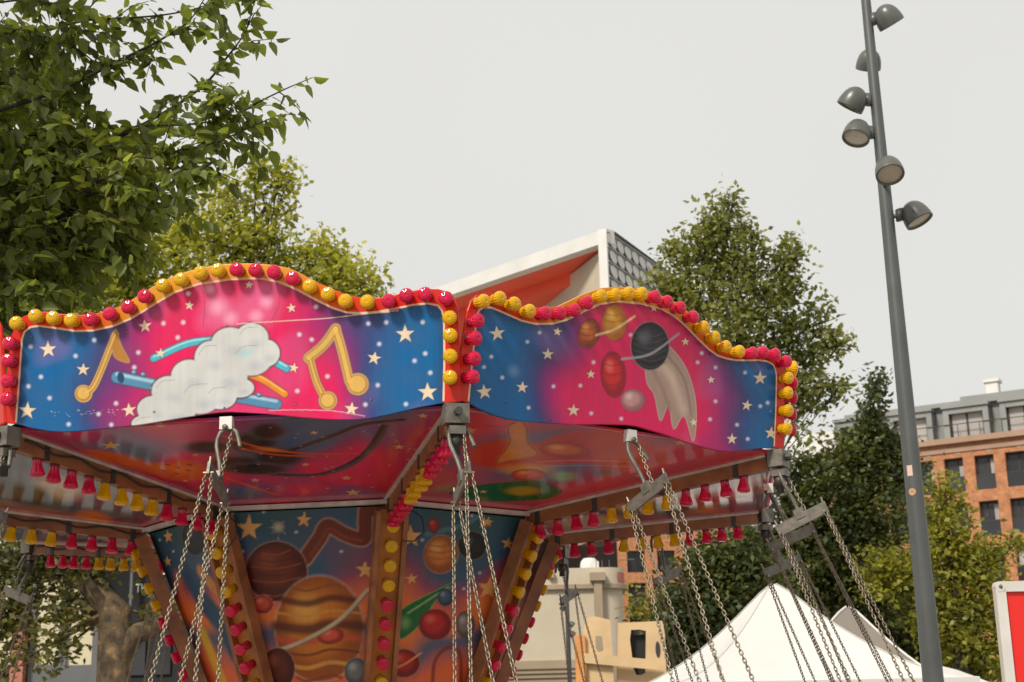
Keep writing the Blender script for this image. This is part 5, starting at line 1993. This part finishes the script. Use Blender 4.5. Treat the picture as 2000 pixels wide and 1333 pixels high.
# -- dark shopfront at lower left
YS = 31.0
ps = at(150, 1300, YS)
sh = thing("shopfront", "dark shopfront with white lettering and yellow-lit windows behind the plane tree trunk", "building", (ps[0], ps[1], 0))
def spx(px, py):
    q = at(px, py, YS)
    return (q[0] - ps[0], q[2])
xa, xb = spx(-700, 1200)[0], spx(420, 1200)[0]
zt_ = spx(0, 1075)[1]
m = MB()
m.box(((xa + xb) / 2, 4.2, zt_ / 2), (xb - xa, 8, zt_), 0)
m.build("wall", M["shop_dark"], sh)
for (p0_, p1_) in (((72, 1130), (117, 1298)), ((128, 1130), (184, 1298)), ((-60, 1130), (20, 1298))):
    a_, b_ = spx(*p0_), spx(*p1_)
    m = MB()
    m.box(((a_[0] + b_[0]) / 2, .17, (a_[1] + b_[1]) / 2), (b_[0] - a_[0], .04, a_[1] - b_[1]))
    wn = m.build("window", M["lit_pane"], sh)
    f = MB()
    for xx in (a_[0] - .05, b_[0] + .05):
        f.box((xx, .13, (a_[1] + b_[1]) / 2), (.09, .1, a_[1] - b_[1] + .2))
    for zz in (a_[1] + .05, b_[1] - .05):
        f.box(((a_[0] + b_[0]) / 2, .132, zz), (b_[0] - a_[0], .09, .1))
    f.build("frame", M["shop_grey"], wn)
m = MB()
a_, b_ = spx(52, 1303), spx(200, 1345)
m.box(((a_[0] + b_[0]) / 2, .12, a_[1] / 2), (b_[0] - a_[0], .1, a_[1]))
m.box((spx(192, 1200)[0], .06, spx(0, 1130)[1] / 2), (.16, .25, spx(0, 1130)[1]))
m.build("base_panel", M["shop_grey"], sh)
m = MB()
m.box((spx(42, 1200)[0], .02, spx(0, 1195)[1] / 2), (.26, .3, spx(0, 1195)[1]))
m.build("pillar", M["shop_pink"], sh)
m = MB()
m.box((spx(258, 1150)[0], -.05, (spx(0, 1090)[1] + spx(0, 1245)[1]) / 2), (.05, .1, spx(0, 1090)[1] - spx(0, 1245)[1]))
m.build("sign_edge", M["shop_grey"], sh)
for (xa_, xb_) in ((330, 346), (280, 300)):
    m = MB()
    x0_, x1_ = spx(xa_ - 30, 1280)[0], spx(xa_, 1280)[0]
    m.box(((x0_ + x1_) / 2, .17, (spx(0, 1255)[1] + spx(0, 1325)[1]) / 2), (x1_ - x0_, .04, spx(0, 1255)[1] - spx(0, 1325)[1]))
    m.build("window", M["glass"], sh)

def letters(txt, loc, size, mat, parent, name="lettering"):
    cu = bpy.data.curves.new(name, 'FONT')
    cu.body = txt
    cu.size = size
    cu.extrude = .012
    cu.offset = size * .012
    o = bpy.data.objects.new(name, cu)
    COL.objects.link(o)
    dg = bpy.context.evaluated_depsgraph_get()
    me_ = bpy.data.meshes.new_from_object(o.evaluated_get(dg))
    bpy.data.objects.remove(o)
    me_.materials.clear()
    me_.materials.append(mat)
    ob = link(name, me_, parent, loc)
    ob.rotation_euler = (math.pi / 2, 0, 0)
    ob.scale = (.66, 1, 1)
    return ob
q = spx(261, 1107)
letters("THA", (q[0], .17, q[1]), .32, M["lettering"], sh)
q = spx(261, 1156)
letters("THE N", (q[0], .17, q[1]), .25, M["lettering"], sh)
m = MB()
m.box((spx(300, 1120)[0], .181, spx(0, 1127)[1]), (.5, .02, .035))
m.build("sign_rule", M["lettering"], sh)

# ------------------------------------------------------------------ trees
def leaf_cloud(C, size, rng, droop=0.25, near=False, dirs=None, aspect=.62):
    """one leaf per centre. far leaves: bent diamonds; near leaves: pointed ovals folded at the midrib"""
    n = len(C)
    if dirs is None:
        d = rng.normal(size=(n, 3))
        d[:, 2] = d[:, 2] * .7 - droop
    else:
        d = dirs
    d = d / np.linalg.norm(d, axis=1)[:, None]
    nr = rng.normal(size=(n, 3)) * .75
    nr[:, 2] += .9
    s = np.cross(d, nr)
    s /= np.linalg.norm(s, axis=1)[:, None] + 1e-9
    nn = np.cross(s, d)
    L = size * (rng.uniform(.5, 1.3, n) if near else rng.uniform(.65, 1.25, n))[:, None]
    W = L * aspect * rng.uniform(.8, 1.15, n)[:, None]
    if not near:
        V = np.stack([C, C + d * L * .45 + s * W * .5 + nn * L * .06, C + d * L, C + d * L * .4 - s * W * .5 + nn * L * .06], 1).reshape(-1, 3)
        F = np.arange(n * 4).reshape(n, 4)
        return V, F
    st = C
    b = C + d * L * .12
    fold = nn * W * rng.uniform(.02, .34, n)[:, None]
    curl = -nn * L * rng.uniform(-.04, .26, n)[:, None]
    V = np.stack([b,                                   # 0 base
                  b + d * L * .30 + curl * .2,         # 1 midrib
                  b + d * L * .66 + curl * .6,         # 2 midrib
                  b + d * L * 1.02 + curl * 1.3,       # 3 tip
                  b + d * L * .16 + s * W * .36 + fold, b + d * L * .42 + s * W * .5 + fold + curl * .3, b + d * L * .74 + s * W * .30 + fold * .7 + curl * .8,
                  b + d * L * .16 - s * W * .36 + fold, b + d * L * .42 - s * W * .5 + fold + curl * .3, b + d * L * .74 - s * W * .30 + fold * .7 + curl * .8], 1).reshape(-1, 3)
    base = (np.arange(n) * 10)[:, None]
    F = np.concatenate([base + np.array([q]) for q in ((0, 1, 5, 4), (1, 2, 6, 5), (2, 3, 3, 6), (0, 7, 8, 1), (1, 8, 9, 2), (2, 9, 3, 3))])
    return V, F

def clean_quads(F):
    """split off degenerate quads as triangles"""
    tri = np.array([len(set(f)) for f in F.tolist()]) == 3
    return F[~tri], F[tri]

def far_tree(name, label, cat, clumps, Y, trunk_px, leaf, leafmat, bark, dens, trunk_r, seed, depth=.8, cluster=26, spread=.30, group=None, branches=True, extra_limbs=(), droop=.25):
    """clumps: (px, py, r_px[, dY]). Every clump is a ball of twig clusters in space, the tree has a real trunk and limbs."""
    rng = np.random.default_rng(seed)
    mpp = Y / F_PX
    base = at(trunk_px[0], trunk_px[1], Y)
    foot = np.array([base[0], base[1], 0.0])
    root = thing(name, label, cat, tuple(foot), 0, group)
    Cs, cen = [], []
    for q in clumps:
        px, py, r = q[:3]
        R = r * mpp
        n_sub = max(5, int(dens * (r ** 2) / 105.0))
        dY = q[3] if len(q) > 3 else 0.0
        n_shell = n_sub
        v = rng.normal(size=(n_shell, 3))
        v /= np.linalg.norm(v, axis=1)[:, None]
        rad_ = R * rng.uniform(.25, 1.0, n_shell) ** .5
        c0 = at(px, py, Y + dY + rng.uniform(-.5, .5) * R * depth)
        cen.append((c0, R))
        pts = c0 + v * rad_[:, None] * np.array([1, depth, 1])
        for p in pts:
            k = rng.integers(cluster // 2, int(cluster * 1.5))
            ax = rng.normal(size=3)
            ax[2] = ax[2] * .6
            out = (p - c0) / (R + 1e-6)
            ax = ax * .6 + out
            ax /= np.linalg.norm(ax) + 1e-9
            t = rng.uniform(-1, 1, k)[:, None]
            Cs.append(p + ax * t * spread + rng.normal(size=(k, 3)) * spread * .36)
    C = np.concatenate(Cs)
    V, F = leaf_cloud(C, leaf, rng, droop)
    crown = link("crown", mesh_np("crown", V - foot, F, leafmat), root)
    # trunk and limbs
    m = MB()
    cen_all = np.array([c for c, _ in cen])
    topc = cen_all[np.argmax(cen_all[:, 2])]
    fork = foot + np.array([0, 0, max(1.8, base[2])])
    tp = [foot, foot * .5 + fork * .5 + np.array([.04, 0, 0]), fork]
    z1 = cen_all[:, 2].mean()
    hub = np.array([cen_all[:, 0].mean() * .5 + fork[0] * .5, Y, max(z1, fork[2] + .4)])
    tp += [fork * .5 + hub * .5, hub, hub * .35 + topc * .65]
    rs = [trunk_r * 1.25, trunk_r * 1.05, trunk_r * .95, trunk_r * .75, trunk_r * .5, trunk_r * .15]
    m.tube([p - foot for p in tp], rs, 12)
    if branches:
        for c, R in cen:
            t = np.clip((c[2] - fork[2]) / (topc[2] - fork[2] + 1e-6) - .25, .0, .9)
            s0 = fork * (1 - t) + (hub * .4 + topc * .6) * t if t > 0 else fork
            midp = s0 * .5 + c * .5 + rng.normal(size=3) * .15 * R
            m.tube([s0 - foot, midp - foot, c - foot], [trunk_r * .2, trunk_r * .1, .01], 6)
            for _ in range(3):
                e = c + rng.normal(size=3) * R * .55
                m.tube([midp * .3 + c * .7 - foot, e - foot], [.018, .006], 5)
    for pl in extra_limbs:
        m.tube([np.array(p) - foot for p in pl[0]], pl[1], 10)
    m.build("trunk", bark, root)
    return root

# yellow-green plane tree behind the carousel, its trunk showing below the canopy
YPt = 24.0
crown_clumps = [(545, 345, 34), (500, 345, 36), (565, 335, 18), (450, 385, 48), (530, 395, 36), (395, 440, 60), (480, 455, 55), (545, 470, 38), (330, 470, 48), (420, 520, 75), (520, 530, 55),
                (590, 505, 40), (640, 510, 40), (680, 530, 42), (712, 548, 30), (735, 560, 12), (620, 480, 18), (660, 500, 20), (610, 555, 50), (640, 580, 60), (700, 600, 44), (320, 545, 80), (250, 520, 60), (220, 580, 70), (150, 575, 60), (100, 620, 60), (60, 560, 60),
                (200, 650, 70), (300, 640, 80), (430, 640, 90), (560, 650, 80), (-80, 640, 80)]
far_tree("broadleaf_tree", "yellow-green broadleaf tree whose crown rises behind the panel with gold notes", "tree", crown_clumps, 28.0, (420, 1250), .15, M["leaf_plane"], M["twig"], .95, .20, 5,
         depth=.9, cluster=22, spread=.36)
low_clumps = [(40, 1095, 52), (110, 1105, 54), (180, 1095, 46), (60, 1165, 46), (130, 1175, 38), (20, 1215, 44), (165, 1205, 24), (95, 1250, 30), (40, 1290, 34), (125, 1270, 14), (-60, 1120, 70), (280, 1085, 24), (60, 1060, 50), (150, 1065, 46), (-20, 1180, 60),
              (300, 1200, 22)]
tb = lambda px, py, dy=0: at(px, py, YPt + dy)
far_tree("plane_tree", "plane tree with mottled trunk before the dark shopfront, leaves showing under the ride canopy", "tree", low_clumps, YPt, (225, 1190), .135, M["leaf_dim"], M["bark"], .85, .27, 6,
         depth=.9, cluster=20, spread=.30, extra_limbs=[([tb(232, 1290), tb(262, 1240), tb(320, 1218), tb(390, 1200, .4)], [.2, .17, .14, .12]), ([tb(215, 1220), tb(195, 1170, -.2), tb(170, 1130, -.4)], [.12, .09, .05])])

# right hand lime behind the second panel
lime_clumps = [(1422, 388, 16), (1415, 415, 28), (1395, 445, 40), (1440, 440, 34), (1365, 480, 44), (1420, 495, 55), (1470, 480, 34), (1330, 500, 30), (1305, 490, 14), (1350, 545, 50), (1430, 560, 62), (1500, 540, 46), (1535, 500, 36),
               (1560, 490, 18), (1545, 560, 38), (1490, 600, 60), (1300, 560, 40), (1275, 545, 24), (1330, 600, 50), (1400, 640, 70), (1480, 680, 66), (1545, 640, 40), (1590, 610, 32), (1560, 690, 40), (1610, 665, 24), (1632, 662, 12), (1645, 668, 7), (1600, 640, 18), (1640, 758, 10),
               (1590, 740, 34), (1620, 755, 18), (1570, 790, 34), (1550, 760, 38), (1510, 740, 60), (1590, 690, 24), (1555, 830, 24)]
far_tree("lime_tree", "tall feathery green tree rising behind the charcoal planet panel", "tree", lime_clumps, 27.0, (1440, 1250), .13, M["leaf_lime"], M["twig"], 1.0, .11, 9, depth=.9, cluster=22, spread=.27)

# dark tree with a thin spire, left of the lamp post
spire_clumps = [(1713, 745, 7), (1712, 765, 10), (1706, 785, 13), (1702, 808, 16), (1700, 830, 26), (1705, 850, 36), (1680, 880, 46), (1735, 880, 40), (1650, 900, 46), (1700, 930, 70), (1760, 930, 40), (1600, 930, 44), (1570, 910, 36), (1630, 980, 75),
                (1720, 1010, 75), (1560, 980, 60), (1545, 1060, 75), (1620, 1080, 85), (1700, 1100, 80), (1560, 1140, 70), (1640, 1170, 70), (1730, 1170, 60), (1700, 1240, 70), (1760, 1290, 70), (1620, 1250, 70), (1480, 1090, 60), (1490, 1170, 60), (1800, 1240, 60)]
far_tree("spire_tree", "dark dense tree with a thin leafy spire left of the tall lamp post", "tree", spire_clumps, 33.0, (1650, 1320), .15, M["leaf_dark"], M["twig"], 1.5, .25, 13, depth=.8, cluster=24, spread=.34)

# yellow-green tree right of the lamp post
gold_clumps = [(1845, 960, 34), (1830, 1000, 40), (1860, 1040, 44), (1830, 1080, 50), (1890, 1085, 46), (1930, 1100, 34), (1960, 1090, 20), (1985, 1060, 14), (1870, 1140, 56), (1930, 1150, 40), (1800, 1120, 40), (1750, 1110, 44), (1710, 1120, 34), (1730, 1150, 36),
               (1840, 1200, 60), (1910, 1220, 54), (1870, 1280, 64), (1930, 1300, 50), (1800, 1180, 50), (1960, 1250, 40)]
far_tree("sunlit_tree", "sunlit yellow-green tree behind the lamp post in front of the brick apartments", "tree", gold_clumps, 29.0, (1880, 1330), .13, M["leaf_yellow"], M["twig"], 1.3, .16, 17, depth=.9, cluster=22, spread=.28)

# dark tree between the brick block and the white tent
mid_clumps = [(1390, 1090, 56), (1450, 1080, 50), (1420, 1150, 60), (1360, 1150, 56), (1480, 1140, 50), (1380, 1210, 60), (1440, 1230, 60), (1320, 1200, 40), (1340, 1260, 50), (1400, 1290, 60), (1500, 1220, 50)]
far_tree("bushy_tree", "dark bushy tree under the right rafters, left of the white tent peak", "tree", mid_clumps, 24.5, (1400, 1330), .12, M["leaf_dark"], M["twig"], 1.5, .12, 21, depth=.8, cluster=24, spread=.34)
twig_clumps = [(1262, 1165, 26), (1290, 1175, 26), (1235, 1185, 18), (1270, 1200, 28), (1300, 1210, 22), (1315, 1180, 26)]
far_tree("young_tree", "small young tree with pale leaves in front of the narrow brick block", "tree", twig_clumps, 30.0, (1290, 1330), .13, M["leaf_yellow"], M["twig"], 1.1, .06, 25, depth=.9, cluster=16, spread=.24)

# ------------------------------------------------------------------ the near tree, upper left
rngN = np.random.default_rng(42)
YN = 8.0
footN = np.array([-4.6, 8.6, 0.0])
near = thing("leafy_tree", "large dark green tree overhanging the upper left, broad pointed leaves on arching twigs", "tree", tuple(footN))
tw = MB()
LC, LD = [], []
def twig_leaves(pts, step, size_spread=1.0, hang=.55, dens=1.0):
    pts = [np.asarray(p, float) for p in pts]
    seg = [np.linalg.norm(pts[i + 1] - pts[i]) for i in range(len(pts) - 1)]
    tot = sum(seg)
    n = max(2, int(tot / step * dens * 1.25))
    side = 1
    for k in range(n):
        s = (k + rngN.uniform(.1, .9)) / n * tot
        i = 0
        while i < len(seg) - 1 and s > seg[i]:
            s -= seg[i]
            i += 1
        t = min(1, s / seg[i])
        p = pts[i] * (1 - t) + pts[i + 1] * t
        d = (pts[i + 1] - pts[i]) / (seg[i] + 1e-9)
        lat = np.cross(d, UP)
        lat /= np.linalg.norm(lat) + 1e-9
        side = -side
        v = d * .45 + lat * side * rngN.uniform(.4, 1.0) - UP * rngN.uniform(hang * -.25, hang * 1.6) + rngN.normal(size=3) * .36
        LC.append(p + rngN.normal(size=3) * .012)
        LD.append(v)
    LC.append(pts[-1])
    LD.append(pts[-1] - pts[-2] - UP * .03)

def shoot(pix, Y0, Y1, r0, step=.040, hang=.55, side_twigs=0, tl=.35):
    n = len(pix)
    P = smooth_open([at(x, y, Y0 + (Y1 - Y0) * i / (n - 1)) for i, (x, y) in enumerate(pix)], 5)
    tw.tube([p - footN for p in P], list(np.linspace(r0, .0022, len(P))), 6)
    twig_leaves(P[len(P) // 5:], step, hang=hang)
    for _ in range(side_twigs):
        i = rngN.integers(1, len(P) - 1)
        d = (P[i + 1 if i + 1 < len(P) else i] - P[i - 1])
        d = d / np.linalg.norm(d)
        v = d * .7 + rngN.normal(size=3) * .55
        v[2] -= .1
        v /= np.linalg.norm(v)
        L = tl * rngN.uniform(.5, 1.3)
        q = [P[i], P[i] + v * L * .5, P[i] + v * L - UP * L * .18]
        tw.tube([a - footN for a in q], [.004, .003, .0018], 5)
        twig_leaves(q, step, hang=hang)

# the arching shoots seen against the sky
shoot([(250, 395), (330, 330), (420, 262), (480, 215), (545, 180), (610, 152)], 8.2, 7.6, .012, .05, .6, 7, .28)
shoot([(120, 330), (230, 270), (330, 215), (400, 165), (445, 110), (480, 60), (500, -10)], 8.4, 7.8, .013, 0.026, .5, 12, .25)
shoot([(0, 215), (120, 175), (230, 120), (310, 80), (370, 40), (410, -20)], 8.0, 7.6, .014, 0.027, .5, 12, .28)
shoot([(90, 60), (170, 40), (260, 35), (330, 28), (390, 15), (450, -10)], 8.2, 8.0, .010, 0.030, .5, 8, .25)
shoot([(60, 130), (130, 60), (180, 10), (215, -30)], 8.3, 8.0, .008, .06, .5, 4, .2)
shoot([(180, 300), (260, 250), (350, 245), (430, 235), (480, 225)], 8.0, 7.7, .010, 0.026, .5, 12, .3)
shoot([(150, 380), (240, 330), (330, 300), (400, 285), (460, 262), (520, 235)], 7.8, 7.6, .010, 0.026, .55, 12, .28)
shoot([(60, 420), (180, 380), (280, 350), (350, 340), (405, 330)], 8.0, 7.7, .012, 0.026, .55, 12, .3)
shoot([(100, 470), (220, 420), (300, 400), (370, 385)], 8.2, 8.0, .010, 0.026, .55, 10, .28)
shoot([(60, 520), (170, 470), (260, 450), (330, 430)], 8.3, 8.1, .010, 0.026, .55, 8, .25)
shoot([(0, 520), (120, 470), (240, 480), (290, 510)], 8.4, 8.3, .010, 0.024, .6, 8, .25)
shoot([(-30, 450), (90, 430), (190, 470), (250, 520)], 8.8, 8.6, .010, 0.024, .6, 8, .25)
shoot([(-30, 330), (80, 290), (160, 300), (240, 340), (290, 390)], 8.2, 7.9, .010, 0.024, .6, 12, .3)
shoot([(-30, 80), (40, 60), (110, 80), (170, 110), (220, 160)], 8.2, 7.9, .010, 0.026, .6, 12, .3)
shoot([(-40, 10), (60, 0), (110, 20), (160, 70)], 8.0, 7.8, .008, 0.026, .6, 10, .25)
# the dense shaded mass: random leafy twigs filling a volume down the left side
MASS = [(-120, 40), (60, 60), (130, 120), (160, 200), (260, 270), (300, 330), (270, 400), (250, 450), (220, 510), (180, 540), (110, 580), (60, 630), (20, 720), (-120, 720)]
def inside(x, y, poly):
    c = False
    for i in range(len(poly)):
        (x0, y0), (x1, y1) = poly[i], poly[i - 1]
        if (y0 > y) != (y1 > y) and x < (x1 - x0) * (y - y0) / (y1 - y0) + x0:
            c = not c
    return c
cnt = 0
while cnt < 900:
    x, y = rngN.uniform(-120, 320), rngN.uniform(20, 730)
    if not inside(x, y, MASS):
        continue
    if y < 260 and rngN.random() < .55:
        continue
    cnt += 1
    c = at(x, y, rngN.uniform(7.7, 10.2))
    v = np.array([rngN.uniform(-.2, 1.0), rngN.uniform(-.8, .8), rngN.uniform(-.55, .45)])
    v /= np.linalg.norm(v)
    L = rngN.uniform(.22, .45)
    q = [c - v * L * .5, c, c + v * L * .5 - UP * L * .12]
    tw.tube([a - footN for a in q], [.005, .0035, .002], 5)
    twig_leaves(q, .030, hang=.65)
cnt = 0  # unseen upper twigs, added above the view to shade the leaf mass
while cnt < 200:
    x, y = rngN.uniform(-420, 330), rngN.uniform(-520, 0)
    if (x + 100) ** 2 / 430 ** 2 + (y + 150) ** 2 / 380 ** 2 > 1 or (x > 120 and y > -120):
        continue
    cnt += 1
    c = at(x, y, rngN.uniform(7.4, 10.4))
    v = np.array([rngN.uniform(-.4, 1.0), rngN.uniform(-.8, .8), rngN.uniform(-.5, .5)])
    v /= np.linalg.norm(v)
    L = rngN.uniform(.25, .5)
    q = [c - v * L * .5, c, c + v * L * .5 - UP * L * .12]
    tw.tube([a - footN for a in q], [.005, .0035, .002], 5)
    twig_leaves(q, .034, hang=.65)
cnt = 0  # unseen leaf cloud added toward the sun to darken the mass
while cnt < 230:
    v = rngN.normal(size=3)
    v /= np.linalg.norm(v)
    c = np.array([-4.1, 6.9, 6.5]) + v * np.array([1.5, 1.2, 1.1]) * rngN.uniform(0, 1) ** .4
    d = ((c - CAM_LOC) @ CF)
    yy = 666.5 - F_PX * ((c - CAM_LOC) @ CU) / d
    xx = 1000 + F_PX * ((c - CAM_LOC) @ CR) / d
    if yy > -80 and xx > -60:
        continue
    cnt += 1
    v = np.array([rngN.uniform(-.6, 1.0), rngN.uniform(-.8, .8), rngN.uniform(-.5, .5)])
    v /= np.linalg.norm(v)
    L = rngN.uniform(.25, .5)
    q = [c - v * L * .5, c, c + v * L * .5 - UP * L * .12]
    tw.tube([a - footN for a in q], [.005, .0035, .002], 5)
    twig_leaves(q, .032, hang=.65)
# trunk and limbs (the trunk itself stands outside the picture)
tw.tube([(0, 0, 0), (.05, 0, 1.6), (.12, -.05, 3.0), (.3, -.1, 4.4), (.5, -.1, 5.6)], [.19, .16, .14, .10, .05], 14)
for px, py, Y in ((60, 420, 8.0), (0, 215, 8.0), (120, 330, 8.4), (0, 520, 8.4), (-30, 80, 8.2), (60, 130, 8.3), (180, 300, 8.0)):
    e = at(px, py, Y) - footN
    h = max(2.2, e[2] - 1.1)
    tw.tube([(.06 + .07 * (h - 1.6), 0, h), (e[0] * .5, e[1] * .5, h * .45 + e[2] * .55 + .1), e], [.06, .035, .014], 8)
tw.build("trunk", M["twig"], near)
V, F = leaf_cloud(np.array(LC), .089, rngN, near=True, dirs=np.array(LD), aspect=.60)
q4, t3 = clean_quads(F)
faces = [tuple(f) for f in q4.tolist()] + [tuple(dict.fromkeys(f)) for f in t3.tolist()]
me = mesh_np("crown", V - footN, faces, M["leaf_near"], smooth=True)
link("crown", me, near)
